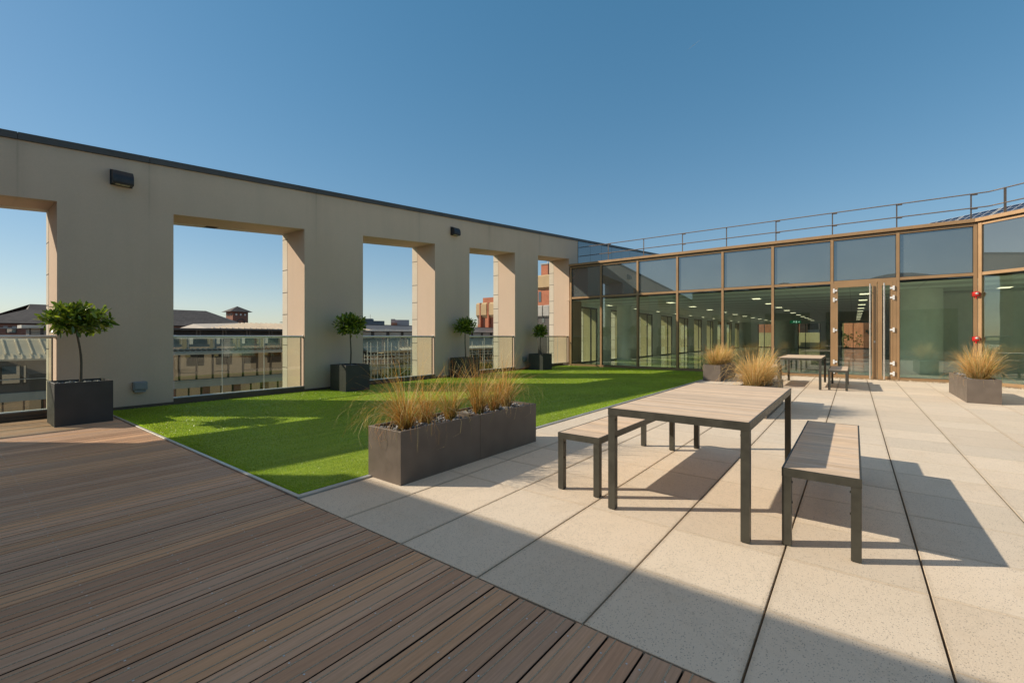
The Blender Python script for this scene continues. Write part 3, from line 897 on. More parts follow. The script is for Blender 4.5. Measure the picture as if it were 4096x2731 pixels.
# far left pair beside the lawn
planter_box(13.63, 3.01, 'brown-grey planter box at the far corner of the lawn, nearer half of its pair', seed=43)
planter_box(14.662, 3.01, 'brown-grey planter box at the far corner of the lawn, farther half of its pair', seed=44)
for k, (x, l) in enumerate([(13.92, 'bushy golden grass clump nearest the camera in the far lawn-corner planter'), (14.40, 'golden grass clump second from the near end of the far lawn-corner planter'),
                            (14.95, 'golden grass clump third from the near end of the far lawn-corner planter'), (15.42, 'golden grass clump at the far end of the lawn-corner planter')]):
    tuft(x, 3.24, l, 420, 0.58, 70 + k, 0.75, 0.10, 2.3, (0, 0), 0.12, 0.12)
# pair behind the near table
planter_box(7.92, 1.08, 'brown-grey planter box hidden behind the near dining table, nearer half', seed=45)
planter_box(8.952, 1.08, 'brown-grey planter box behind the near dining table, farther half', seed=46)
for k, (x, l, n, b) in enumerate([(8.15, 'wispy pale grass clump at the near end of the planter behind the near table', 300, (-0.3, 0.6)), (8.45, 'dense straw-coloured grass clump in the planter just behind the near table', 520, (0.2, -0.2)),
                            (8.85, 'dense straw-coloured grass clump, middle of the planter behind the near table', 520, (0.3, -0.5)), (9.35, 'straw-coloured grass clump at the far end of the planter behind the near table', 380, (0.2, 0))]):
    tuft(x, 1.31, l, n, 0.60 if k < 3 else 0.42, 80 + k, 0.78, 0.12, 1.7, b, 0.10, 0.06)
# right planter
planter_box(12.225, -2.20, 'brown-grey planter box on the right by the fire alarms, nearer half', seed=47)
planter_box(13.257, -2.20, 'brown-grey planter box on the right by the fire alarms, farther half', seed=48)
for k, (x, l) in enumerate([(12.62, 'golden spiky grass clump at the near end of the right-hand planter'), (13.05, 'golden spiky grass clump in the middle of the right-hand planter')]):
    tuft(x, -1.97, l, 520, 0.62, 90 + k, 0.85, 0.07, 1.9, (0, 0), 0.11, 0.12)

# ------------------------------------------------------------------ tables and benches
def furniture(name, lab, cat, loc, L, W, H, leg, group, seed):
    t = thing(name, lab, cat, loc, 0, group)
    r = random.Random(seed)
    rim, fr = 0.054 if H > 0.6 else 0.052, 0.010
    m = MB()
    n = round((L - 2 * fr) / 0.066); p = (L - 2 * fr) / n
    for i in range(n):
        k = r.uniform(0.86, 1.12); tt = r.uniform(-0.02, 0.02)
        c = (0.76 * k + tt, 0.59 * k, 0.435 * k - tt)
        m.cbox(fr + i * p + 0.0008, fr + (i + 1) * p - 0.0008, fr, W - fr, H - 0.022, H - 0.001, 0.0012, 0, c)
    m.build('tabletop' if H > 0.6 else 'seat', SLATS, t, world=False)
    m = MB()
    for a in ((0, L, 0, fr - 0.001), (0, L, W - fr + 0.001, W)): m.box(*a, H - rim, H)
    for a in ((0, fr - 0.001, fr - 0.001, W - fr + 0.001), (L - fr + 0.001, L, fr - 0.001, W - fr + 0.001)): m.box(*a, H - rim, H)
    m.box(fr, L - fr, W * 0.5 - 0.02, W * 0.5 + 0.02, H - 0.05, H - 0.024)
    m.build('frame', BLACKMET, t, world=False)
    for x, y in ((0, 0), (L - leg, 0), (0, W - leg), (L - leg, W - leg)):
        m = MB(); e = 0.0012
        m.box(x + e, x + leg - e, y + e, y + leg - e, 0.006, H - rim - 0.0015)
        m.box(x + 0.008, x + leg - 0.008, y + 0.008, y + leg - 0.008, 0, 0.006)
        sx = x + leg if x < L / 2 else x; sgn = 1 if x < L / 2 else -1
        m.build('leg', BLACKMET, t, world=False)
        sy = y if y > W / 2 else y + leg; ss = -1 if y > W / 2 else 1
        for zz in (H - rim - 0.035, H - rim - 0.16):
            b = MB(); b.tube([(x + leg * 0.5, sy - ss * 0.002, zz), (x + leg * 0.5, sy + ss * 0.004, zz)], 0.007, 8)
            b.build('bolt', DARKFR, t, world=False)
    return t
furniture('dining_table', 'large timber-topped table with charcoal legs in the foreground', 'table', (3.085, 0.512, 0), 2.30, 0.95, 0.755, 0.054, 'outdoor dining tables', 1)
furniture('dining_table', 'distant timber-topped table standing before the glass doors', 'table', (13.0, 0.62, 0), 2.28, 0.92, 0.755, 0.054, 'outdoor dining tables', 2)
BG = 'timber benches beside the tables'
furniture('bench', 'foreground bench right of the near table, half in shadow', 'bench', (3.205, -0.036, 0), 1.93, 0.392, 0.48, 0.052, BG, 3)
furniture('bench', 'bench on the lawn side of the near table, partly behind it', 'bench', (3.232, 1.608, 0), 1.90, 0.382, 0.48, 0.052, BG, 4)
furniture('bench', 'distant bench in front of the glass doors', 'bench', (13.10, 0.112, 0), 1.90, 0.385, 0.48, 0.052, BG, 5)
furniture('bench', 'distant bench almost hidden behind the straw-coloured grass', 'bench', (13.10, 1.66, 0), 1.90, 0.385, 0.48, 0.052, BG, 6)

# ------------------------------------------------------------------ glazed office
UF = 17.15
off = thing('office_building', 'glazed office with bronze frames, grey upper panes and open interior', 'building', (17.15, 3.6, 0))
MV = [9.88, 8.431, 6.839, 5.289, 3.709, 2.159, 0.548, -1.009, -2.593]
fw = 0.037
def frame_between(m, v1, v0, sill=True, transom=True):
    """v1 > v0; frame of one bay, drawn on plane u=UF"""
    m.box(UF - 0.045, UF + 0.09, v1 - fw, v1 + fw, 0.0, 4.325)
    if transom: m.box(UF - 0.035, UF + 0.08, v0 + fw + 0.001, v1 - fw - 0.001, 2.92, 3.0)
    if sill: m.box(UF - 0.035, UF + 0.08, v0 + fw + 0.001, v1 - fw - 0.001, 0.0, 0.085)
    m.box(UF - 0.035, UF + 0.08, v0 + fw + 0.001, v1 - fw - 0.001, 4.262, 4.322)
def dark_gasket(m, v1, v0, z0, z1):
    g = 0.012
    m.box(UF + 0.000, UF + 0.012, v0, v0 + g, z0, z1); m.box(UF + 0.000, UF + 0.012, v1 - g, v1, z0, z1)
    m.box(UF + 0.000, UF + 0.012, v0 + g, v1 - g, z0, z0 + g); m.box(UF + 0.000, UF + 0.012, v0 + g, v1 - g, z1 - g, z1)
def pane(name, mat, par, v1, v0, z0, z1, u=UF + 0.02):
    m = MB(); m.quad((u, v1, z0), (u, v0, z0), (u, v0, z1), (u, v1, z1)); return m.build(name, mat, par)
for i in range(8):
    v1, v0 = MV[i], MV[i + 1]
    door = i == 6
    m = MB(); frame_between(m, v1, v0, sill=not door)
    if i == 7: m.box(UF - 0.045, UF + 0.09, v0 - fw, v0 + fw, 0, 4.325)
    if i == 0: m.box(UF + 0.091, UF + 0.9, 9.86, 9.9, 0, 4.325)
    b = m.build('window_bay', BRONZE, off)
    pane('upper_pane', SPANDREL, b, v1 - fw, v0 + fw, 3.0, 4.262)
    if not door: pane('lower_pane', GL_OFFICE, b, v1 - fw, v0 + fw, 0.085, 2.92)
    m = MB(); dark_gasket(m, v1 - fw, v0 + fw, 3.001, 4.261)
    if not door: dark_gasket(m, v1 - fw, v0 + fw, 0.086, 2.919)
    m.build('gasket', DARKFR, b)
# double door in bay 6
def door_leaf(va, vb, ga, gb, hv, hinge_v, hs):
    """va > vb leaf edges, ga > gb glass edges"""
    m = MB()
    u0, u1 = UF - 0.055, UF + 0.02
    m.box(u0, u1, ga, va, 0.012, 2.90); m.box(u0, u1, vb, gb, 0.012, 2.90)
    m.box(u0, u1, gb + 0.001, ga - 0.001, 2.79, 2.90); m.box(u0, u1, gb + 0.001, ga - 0.001, 0.012, 0.115)
    d = m.build('door_leaf', BRONZE, off)
    pane('door_pane', GL_OFFICE, d, ga, gb, 0.115, 2.79, UF - 0.02)
    m = MB(); uu = UF - 0.135
    m.tube([(uu, hv, 0.03), (uu, hv, 2.85)], 0.021, 14)
    for zz in (0.25, 2.62): m.tube([(uu, hv, zz), (u0, hv, zz)], 0.012, 10)
    m.build('pull_handle', STEEL, d)
    for zz in (2.70, 2.42, 1.48, 0.50, 0.20):
        m = MB()
        m.box(u0 - 0.030, u0 - 0.001, hinge_v - 0.022, hinge_v + 0.022, zz - 0.065, zz + 0.065)
        m.box(u0 - 0.022, u0 - 0.0015, hinge_v + (0.023 if hs > 0 else -0.085), hinge_v + (0.085 if hs > 0 else -0.023), zz - 0.025, zz + 0.025)
        m.build('hinge', WHITEPL, d)
    return d
dl = door_leaf(0.485, -0.540, 0.400, -0.425, -0.378, 0.500, -1)
door_leaf(-0.552, -0.895, -0.655, -0.828, -0.700, -0.915, 1)
m = MB(); m.box(UF - 0.060, UF - 0.0555, -0.50, -0.465, 1.09, 1.16); m.build('lock_plate', STEEL, dl)
m = MB(); m.box(UF - 0.05, UF + 0.08, -0.971, -0.897, 0.001, 2.919); m.box(UF - 0.05, UF + 0.08, 0.487, 0.51, 0.001, 2.919); m.box(UF - 0.05, UF + 0.08, -0.896, 0.486, 2.901, 2.919)
m.box(UF - 0.05, UF + 0.08, -0.896, 0.486, 0.0, 0.010)
m.build('door_frame', BRONZE, off)
# coping over the glazing, with a shadow gap
m = MB(); m.box(UF - 0.11, UF + 0.30, -2.62, 9.95, 4.355, 4.445); m.build('coping', BRONZE, off)
m = MB(); m.box(UF - 0.02, UF + 0.25, -2.60, 9.93, 4.326, 4.354); m.build('shadow_gap', DARKFR, off)
# angled wing on the right
DX, DY = -0.627, -0.779
def AP(t, n=0.0): return (UF + DX * t + DY * n * -1 * -1, -2.64 + DY * t + (-DX) * n * -1 * -1)
def abox(m, t0, t1, n0, n1, z0, z1):
    # n is measured outward from the glazing, towards the terrace
    def q(t, n): return (UF - 0.02 + DX * t - 0.779 * n, -2.64 + DY * t + 0.627 * n)
    p = [q(t0, n0), q(t1, n0), q(t1, n1), q(t0, n1)]
    m.hexa([(*p[0], z0), (*p[1], z0), (*p[2], z0), (*p[3], z0), (*p[0], z1), (*p[1], z1), (*p[2], z1), (*p[3], z1)])
for k in range(6):
    t0, t1 = 0.03 + 1.56 * k, 0.03 + 1.56 * (k + 1)
    m = MB(); abox(m, t0, t0 + 0.075, -0.08, 0.045, 0, 4.325)
    abox(m, t0 + 0.076, t1 - 0.001, -0.07, 0.035, 2.92, 3.0); abox(m, t0 + 0.076, t1 - 0.001, -0.07, 0.035, 0, 0.085); abox(m, t0 + 0.076, t1 - 0.001, -0.07, 0.035, 4.262, 4.322)
    b = m.build('window_bay', BRONZE, off)
    for nm, mt, z0, z1 in (('upper_pane', SPANDREL, 3.0, 4.262), ('lower_pane', GL_OFFICE, 0.085, 2.92)):
        def q(t): return (UF - 0.02 + DX * t, -2.64 + DY * t)
        mm = MB(); a, c = q(t0 + 0.075), q(t1); mm.quad((*a, z0), (*c, z0), (*c, z1), (*a, z1)); mm.build(nm, mt, b)
m = MB(); abox(m, 0.0, 9.5, -0.30, 0.11, 4.355, 4.445); m.build('coping', BRONZE, off)
m = MB(); abox(m, 0.0, 9.4, -0.25, 0.02, 4.326, 4.354); m.build('shadow_gap', DARKFR, off)
# interior
m = MB(); m.add([(UF + 0.02, 9.95, 0.02), (UF + 0.02, -2.62, 0.02), (UF - 6.2, -10.4, 0.02), (30, -14, 0.02), (58, -14, 0.02), (58, 11.2, 0.02), (UF + .02, 11.2, 0.02)], [(0, 1, 2, 3, 4, 5, 6)]); m.build('office_floor', FLOORM, off)
m = MB(); m.add([(UF + 0.10, 10.2, 2.86), (UF + 0.10, -2.6, 2.86), (UF - 6.1, -10.4, 2.86), (30, -14, 2.86), (58, -14, 2.86), (58, 10.2, 2.86)], [(5, 4, 3, 2, 1, 0)]); m.build('office_ceiling', CEIL, off)
m = MB(); m.add([(UF + 0.28, 10.19, 4.40), (UF + 0.28, -2.6, 4.40), (UF - 6.0, -10.6, 4.40), (30, -14, 4.40), (58, -14, 4.40), (58, 10.19, 4.40)], [(0, 1, 2, 3, 4, 5)]); m.build('roof_deck', DARKROOF, off)
m = MB(); m.quad((30, -14, 0.0), (58, -14, 0), (58, -14, 4.4), (30, -14, 4.4)); m.quad((UF - 6.1, -10.5, 0), (30, -14, 0), (30, -14, 4.4), (UF - 6.1, -10.5, 4.4)); m.build('back_wall', WHITEWALL, off)
WIN = [(18.45, 20.33)] + [(24.18 + 3.86 * k - 2.30, 24.18 + 3.86 * k) for k in range(9)]
m = MB(); wall_mesh(m, 18.322, 58.0, WIN, 10.2, 11.26, 0.0, lambda u: 4.34, lambda u: 2.69, ri=1); m.build('window_wall', [WHITEWALL, REVEAL], off)
for a, b in WIN:
    m = MB()
    for x0, x1 in ((a, a + 0.05), ((a + b) / 2 + 0.28, (a + b) / 2 + 0.33), (b - 0.05, b)): m.box(x0 + 0.002, x1 - 0.002, 10.21, 10.27, 0.0, 2.685)
    m.box(a + 0.05, b - 0.05, 10.215, 10.265, 0.0, 0.08); m.box(a + 0.05, b - 0.05, 10.215, 10.265, 2.62, 2.685)
    f = m.build('side_window', DARKFR, off)
    mm = MB(); mm.quad((a + 0.05, 10.24, 0.08), (b - 0.05, 10.24, 0.08), (b - 0.05, 10.24, 2.62), (a + 0.05, 10.24, 2.62)); mm.build('window_pane', GL_CLEAR, f)
    # pale stone fin outside each side window
    mm = MB(); mm.box(b + 0.02, b + 0.45, 11.27, 12.1, -2, 4.3); mm.build('stone_fin', REVEAL, f)
    mm = MB(); mm.box(b - 0.012, b - 0.002, 11.0, 11.25, 0.0, 2.68); mm.build('stone_edge', STONE, f)
for x, y, r in ((21.6, 9.35, 0.36), (20.6, -1.75, 0.62), (54.5, 5.75, 0.95), (40, -3.0, 0.6), (30, -4.2, 0.6)):
    m = MB(); m.tube([(x, y, 0.02), (x, y, 2.86)], r, 28, cap=False); m.build('column', WHITEWALL, off)
m = MB(); m.box(23.0, 31, -13.5, -2.6, 0.02, 2.859); m.build('core_wall', WHITEWALL, off)
# far end wall with windows
m = MB()
segs = [(-14, -1.6), (1.1, 2.85), (4.9, 6.85), (8.8, 10.2)]
for a, b in segs: m.box(58, 58.3, a, b, 0.0, 4.4)
for a, b in ((-1.6, 1.1), (2.85, 4.9), (6.85, 8.8)):
    m.box(58, 58.3, a, b, 2.66, 4.4)
m.build('end_wall', WHITEWALL, off)
for a, b in ((-1.6, 1.1), (2.85, 4.9), (6.85, 8.8)):
    m = MB()
    for y0, y1 in ((a, a + 0.08), ((a + b) / 2 + 0.3, (a + b) / 2 + 0.36), (b - 0.08, b)): m.box(58.05, 58.2, y0, y1, 0.0, 2.659)
    m.box(58.06, 58.19, a + 0.08, b - 0.08, 0.0, 0.10); f = m.build('end_window', DARKFR, off)
    mm = MB(); mm.quad((58.1, b - .08, 0.1), (58.1, a + .08, 0.1), (58.1, a + .08, 2.65), (58.1, b - .08, 2.65)); mm.build('window_pane', GL_CLEAR, f)
# blue glass cladding on the wall above the office roof
m = MB(); u = 18.335
while u < 33:
    m.quad((u, 10.185, 4.30), (u + 1.19, 10.185, 4.30), (u + 1.19, 10.185, zt(u + 1.19) - 0.02), (u, 10.185, zt(u) - 0.02)); u += 1.205
m.build('blue_glass_cladding', BLUEGL, off)
m = MB(); m.hexa([(18.33, 10.195, 4.345), (34, 10.195, 4.345), (34, 11.26, 4.345), (18.33, 11.26, 4.345), (18.33, 10.195, zt(18.33) - 0.001), (34, 10.195, zt(34) - 0.001), (34, 11.26, zt(34) - .001), (18.33, 11.26, zt(18.33) - .001)])
m.build('upper_parapet', DARKFR, off)

# ceiling lights: three rows plus the row over the doors
ordn = ['nearest the glass', 'second from the glass', 'third from the glass', 'fourth from the glass', 'fifth from the glass', 'sixth from the glass', 'seventh from the glass', 'eighth from the glass', 'ninth from the glass', 'farthest from the glass']
rows = {9.75: 'row along the side windows', 6.7: 'second row from the side windows', 3.2: 'row leading to the far round column', -0.3: 'row seen through the glass doors', -3.8: 'row right of the doors'}
for v, rn in rows.items():
    for k in range(10):
        if v == -3.8 and k > 1: break
        u = 20.75 + 3.5 * k
        t = thing('ceiling_light', 'lit ceiling panel %s in the %s' % (ordn[k], rn), 'ceiling light', (u, v, 2.858), 0, 'lit ceiling panels inside the office')
        hw = 0.10 if v > 8 else 0.17
        m = MB(); m.box(u - 0.30, u + 0.30, v - hw, v + hw, 2.832, 2.8585); m.build('light_frame', WHITEPL, t)
        m = MB(); m.box(u - 0.24, u + 0.24, v - hw + 0.03, v + hw - 0.03, 2.828, 2.8315); m.build('diffuser', CEIL_LIGHT, t)
t = thing('exit_sign', 'small green exit sign with white running figure and arrow, hanging in the office', 'exit sign', (44, 3.9, 2.45))
m = MB(); m.box(44, 44.04, 3.52, 4.28, 2.36, 2.62); m.build('sign_panel', EXITGR, t)
m = MB()
m.box(43.995, 43.9995, 3.97, 4.03, 2.46, 2.53); m.box(43.995, 43.9995, 3.98, 4.02, 2.54, 2.57)
m.box(43.995, 43.9995, 3.90, 3.965, 2.50, 2.515); m.box(43.995, 43.9995, 4.035, 4.08, 2.43, 2.455)
m.box(43.995, 43.9995, 3.80, 3.86, 2.41, 2.57)
m.add([(43.995, 3.58, 2.49), (43.995, 3.64, 2.44), (43.995, 3.64, 2.54)], [(0, 1, 2)]); m.box(43.995, 43.9995, 3.641, 3.72, 2.478, 2.502)
m.build('pictogram', EXITWH, t)
m = MB(); m.box(44.01, 44.03, 3.6, 3.62, 2.621, 2.859); m.box(44.01, 44.03, 4.18, 4.2, 2.621, 2.859); m.build('hanger', STEEL, t)

# roof railing
rr = thing('roof_railing', 'brown steel two-rail guard railing along the office roof edge', 'railing', (18.4, 3.5, 4.4))
UR = 18.4
ang = [(UR, 10.16), (UR, -3.05)] + [(UR - 0.627 * t, -3.05 - 0.779 * t) for t in (0.4, 7.0)]
for zz, nm in ((5.415, 'top_rail'), (5.005, 'middle_rail')):
    m = MB(); m.tube([(x, y, zz) for x, y in ang], 0.017, 8); m.build(nm, RAILMET, rr)
pv_ = [8.715, 7.088, 5.484, 3.85, 2.22, 0.577, -1.06, -2.70]
for k, v in enumerate(pv_):
    m = MB(); m.box(UR + 0.018, UR + 0.034, v - 0.017, v + 0.017, 4.40, 5.43); m.build('post', RAILMET, rr)
    if k % 2 == 0 or k > 4:
        m = MB()
        for zz in (5.385, 4.978): m.box(UR - 0.012, UR + 0.018, v - 0.13, v - 0.02, zz - 0.018, zz + 0.012)
        build_each(m, 'rail_clamp', RAILMET, rr)
for t in (0.36, 2.0, 3.6, 5.2):
    x, y = UR - 0.627 * t, -3.05 - 0.779 * t
    m = MB(); m.box(x - 0.012, x + 0.022, y - 0.026, y + 0.026, 4.40, 5.43); m.build('post', RAILMET, rr)
# solar panels behind the railing
for k in range(7):
    bx, by = 21.35 - 0.627 * 1.02 * k, -1.35 - 0.779 * 1.02 * k
    posn = ['farthest left, barely above the coping', 'second from the left', 'third from the left', 'fourth from the left', 'fifth from the left', 'sixth from the left', 'rightmost, at the photo edge'][k]
    t = thing('solar_panel', 'dark blue solar panel on the office roof, %s' % posn, 'solar panel', (bx, by, 4.4), 0, 'solar panels on the office roof')
    def sp(a, s, n=0.0):  # a along the row, s up the slope
        nx_, ny_ = 0.779, -0.627
        return (bx - 0.627 * a + nx_ * s * 0.9, by - 0.779 * a + ny_ * s * 0.9, 4.70 + 0.50 * s + n)
    m = MB(); m.quad(sp(0.03, 0.03, 0.004), sp(0.97, 0.03, 0.004), sp(0.97, 1.5, 0.004), sp(0.03, 1.5, 0.004)); m.build('cells', SOLAR, t)
    m = MB(); m.hexa([sp(0, 0, -0.05), sp(1, 0, -0.05), sp(1, 1.53, -0.05), sp(0, 1.53, -0.05), sp(0, 0, 0), sp(1, 0, 0), sp(1, 1.53, 0), sp(0, 1.53, 0)]); m.build('panel_frame', ALU, t)
    m = MB()
    for a in (0.1, 0.9):
        p, q = sp(a, 0.1, -0.05), sp(a, 1.45, -0.05)
        m.tube([(p[0], p[1], 4.4), p], 0.02, 6); m.tube([(q[0], q[1], 4.4), q], 0.02, 6)
    build_each(m, 'support', ALU, t)

# fire alarm sounders on the corner mullion
def alarm(z, lab, r, clear):
    t = thing('alarm_sounder', lab, 'fire alarm', (UF - 0.05, -2.60, z), 0, 'red fire alarm units')
    u = UF - 0.047
    m = MB(); m.box(u - 0.05, u, -2.60 - 0.075, -2.60 + 0.075, z - 0.06, z + 0.06); m.build('back_box', RED, t)
    m = MB(); m.tube([(u - 0.051, -2.6, z), (u - 0.075, -2.6, z), (u - 0.12, -2.6, z), (u - 0.135, -2.6, z)], [r * 0.9, r, r * 0.9, r * 0.6], 24); m.build('sounder', RED, t)
    m = MB(); m.tube([(u - 0.1355, -2.6, z + clear), (u - 0.15, -2.6, z + clear), (u - 0.16, -2.6, z + clear)], [0.034, 0.030, 0.015], 16); m.build('beacon_lens', ALU, t)
    m = MB(); m.tube([(u - 0.03, -2.6, z - 0.061), (u - 0.03, -2.6, z - 0.12)], 0.018, 10); m.build('cable_gland', RED, t)
alarm(2.42, 'red fire alarm beacon, the upper one on the corner mullion', 0.074, 0.01)
alarm(1.22, 'red fire alarm sounder, the lower one on the corner mullion above the grass', 0.070, 0.02)

# ------------------------------------------------------------------ block on the near side of the terrace (shadow and reflections)
nbk = thing('neighbouring_block', 'long low block reflected in the glazing, its roof edge shading the deck', 'building', (-4, 0, 0))
m = MB(); m.box(-9.0, -2.22, -30, 10.12, -14, 4.62); m.build('wall', RENDER, nbk)
m = MB(); m.box(-9.1, -2.16, -30.1, 10.12, 4.621, 4.70); m.build('coping', COPING, nbk)
for k in range(8):
    m = MB(); m.box(-2.215, -2.17, 6.0 - 3.6 * k, 8.7 - 3.6 * k, 0.15, 2.9); m.build('window', CITYGL, nbk)
def arch_thing(name, lab, cat, u, v0, v1, z0, rise, mat, depth, n=14):
    t = thing(name, lab, cat, (u, (v0 + v1) / 2, z0))
    m = MB()
    P_ = [(v0 + (v1 - v0) * k / n, z0 + rise * math.sin(PI * k / n)) for k in range(n + 1)]
    for k in range(n):
        (a, za), (b, zb) = P_[k], P_[k + 1]
        m.hexa([(u - depth, a, z0 - 6), (u, a, z0 - 6), (u, b, z0 - 6), (u - depth, b, z0 - 6), (u - depth, a, za), (u, a, za), (u, b, zb), (u - depth, b, zb)])
    m.build('vaulted_roof', mat, t)
    return t
arch_thing('vaulted_hall', 'low curved grey roof mirrored in the upper pane right of the doors', 'building', -30, -11, 3, 5.6, 2.6, ZINC_G, 10)
arch_thing('vaulted_hall', 'rounded dark roof mirrored in the upper panes left of the doors', 'building', -34, 7.0, 13, 6.4, 1.8, DARKROOF, 8)
t = thing('steel_arches', 'open curved steel roof ribs mirrored in the upper panes', 'roof structure', (-24, 9, 4.7))
for k, (a, b, rs) in enumerate([(4, 8.5, 2.6), (5.2, 9.5, 2.2), (10, 15.5, 2.4), (11, 16.5, 2.0)]):
    m = MB(); m.tube([(-24 - k * 0.6, a + (b - a) * q / 12, 4.6 + rs * math.sin(PI * q / 12) ** 0.6) for q in range(13)], 0.12, 6); m.build('rib', ZINC, t)
    m = MB(); m.box(-24.4 - k * .6, -23.6 - k * .6, a - .1, a + .1, -14, 4.7); m.build('post', ZINC, t)

# ------------------------------------------------------------------ across the street
def K(u, z, s=1.8): return (u * s, 1.29 + (z - 1.29) * s)
VBk = 46.8
def seam_roof(m, u0, u1, va, za, vb, zb, pitch, mi=0, h=0.07, inset0=0.0, inset1=0.0):
    """sloped sheet from (va,za) low to (vb,zb) high with standing seams; insets hip the ends"""
    m.quad((u0, va, za), (u1, va, za), (u1 - inset1, vb, zb), (u0 + inset0, vb, zb), mi)
    n = int((u1 - u0) / pitch)
    for k in range(n + 1):
        u = u0 + (u1 - u0) * k / n
        s = 1.0
        if inset0 and u - u0 < inset0: s = (u - u0) / inset0
        if inset1 and u1 - u < inset1: s = min(s, (u1 - u) / inset1)
        if s < 0.05: continue
        ve, ze = va + (vb - va) * s, za + (zb - za) * s
        w_ = 0.03
        m.hexa([(u - w_, va - 0.02, za), (u + w_, va - 0.02, za), (u + w_, ve, ze), (u - w_, ve, ze), (u - w_, va - 0.02, za + h), (u + w_, va - 0.02, za + h), (u + w_, ve, ze + h), (u - w_, ve, ze + h)])

def street_floor(par, u0, u1, v, brick_u, zt0=-3.28):
    """brick ground floors with window bays below the concrete band"""
    m = MB(); m.box(u0, u1, v + 0.3, v + 9, -14, zt0); m.build('wall', BRICK, par)
    for u in brick_u:
        m = MB(); m.box(u, u + 0.58, v + 0.02, v + 0.5, -14, zt0); m.build('brick_pier', BRICK, par)

# wing seen through the widest opening
wm = thing('office_wing', 'brown glazed office wing with blue clerestory and pale hipped roof beyond the widest opening', 'building', (20, 50, -14))
U0, U1 = 8.0, 31.5
street_floor(wm, U0, U1, VBk, [14.96 + 2.58 * k for k in range(-2, 7)])
for k in range(-2, 6):
    a = 15.54 + 2.58 * k
    m = MB()
    for x in (a, a + 1.0, a + 1.95): m.box(x, x + 0.05, VBk + 0.10, VBk + 0.2, -6.6, -3.29)
    m.box(a + 0.08, a + 1.93, VBk + 0.11, VBk + 0.19, -4.4, -4.32)
    f = m.build('street_window', DARKFR, wm)
    mm = MB(); mm.quad((a, VBk + 0.25, -6.6), (a + 2.0, VBk + 0.25, -6.6), (a + 2.0, VBk + 0.25, -3.285), (a, VBk + 0.25, -3.285)); mm.build('pane', CITYGL, f)
m = MB(); m.box(U0, U1, VBk - 0.12, VBk + 1.0, -3.28, -2.70); m.box(U0, U1, VBk - 0.16, VBk + 1.0, -2.699, -2.62)
m.build('concrete_band', CONC_L, wm)
m = MB(); m.box(U0, U1, VBk + 0.35, VBk + 9, -2.60, 0.08); m.build('upper_wall', DARKFR, wm)
for k in range(9):
    a = U0 + 0.1 + 2.58 * k
    m = MB(); m.box(a, a + 0.07, VBk + 0.12, VBk + 0.22, -2.6, -0.30); m.box(a + 1.3, a + 1.36, VBk + 0.12, VBk + 0.22, -2.6, -0.30); m.box(a + 0.12, a + 1.3, VBk + 0.13, VBk + 0.21, -2.0, -1.95)
    f = m.build('glazed_bay', DARKFR, wm)
    mm = MB(); mm.quad((a + 0.12, VBk + 0.3, -2.6), (a + 2.58, VBk + 0.3, -2.6), (a + 2.58, VBk + 0.3, -0.3), (a + 0.12, VBk + 0.3, -0.3)); mm.build('pane', CITYGL, f)
m = MB(); seam_roof(m, U0, U1, VBk - 0.25, -0.20, VBk + 1.1, 0.12, 0.43); m.box(U0, U1, VBk - 0.32, VBk + 0.2, -0.34, -0.21); m.build('skirt_roof', ZINC_G, wm)
m = MB(); m.quad((U0, VBk + 1.12, 0.05), (U1, VBk + 1.12, 0.05), (U1, VBk + 1.12, 1.22), (U0, VBk + 1.12, 1.22)); m.build('clerestory', SKYGL, wm)
m = MB()
for k in range(12): m.box(U0 + 2.05 * k, U0 + 2.05 * k + 0.06, VBk + 1.05, VBk + 1.11, 0.05, 1.22)
build_each(m, 'clerestory_mullion', ALU, wm)
lp = [13.0 + 2.13 * k for k in range(-2, 9)]
for a in lp:
    if a + 1.72 > U1: break
    m = MB()
    for q in range(7): m.hexa([(a, VBk + 0.95, 1.24 + .085 * q), (a + 1.72, VBk + 0.95, 1.24 + .085 * q), (a + 1.72, VBk + 1.1, 1.30 + .085 * q), (a, VBk + 1.1, 1.30 + .085 * q), (a, VBk + 0.95, 1.26 + .085 * q), (a + 1.72, VBk + 0.95, 1.26 + .085 * q), (a + 1.72, VBk + 1.1, 1.32 + .085 * q), (a, VBk + 1.1, 1.32 + .085 * q)])
    m.build('louvre_panel', LOUVRE, wm)
m = MB(); m.box(U0, U1, VBk + 1.13, VBk + 9, 1.22, 1.83)
for a in lp:
    for d in (1.74, 2.02): m.box(a + d, a + d + 0.09, VBk + 0.92, VBk + 1.11, 1.22, 1.83)
m.build('louvre_frame', LOUVRE, wm)
m = MB(); m.box(U0, U1, VBk + 0.5, VBk + 9, 1.84, 2.02); m.build('eaves', COPING, wm)
m = MB(); seam_roof(m, 15.5, 33.5, VBk + 0.5, 2.03, VBk + 7.0, 2.75, 0.52, 0, 0.08, 5.5, 3.0)
m.quad((15.5, VBk + 0.5, 2.03), (21.0, VBk + 7, 2.75), (17, VBk + 9, 2.6), (15.5, VBk + 9, 2.03)); m.build('roof', ZINC, wm)

t = thing('roof_aerial', 'small dark aerial on the pale metal roof right of the brick tower', 'aerial', (24.5, 51, 2.4))
m = MB(); m.tube([(24.5, 51.5, 2.4), (24.5, 51.5, 3.05)], 0.03, 6); m.build('mast', DARKFR, t)
m = MB(); m.tube([(24.0, 51.5, 2.86), (25.0, 51.5, 2.80)], 0.025, 6); m.tube([(24.25, 51.2, 2.9), (24.25, 51.8, 2.9)], 0.02, 6); m.build('antenna', DARKFR, t)

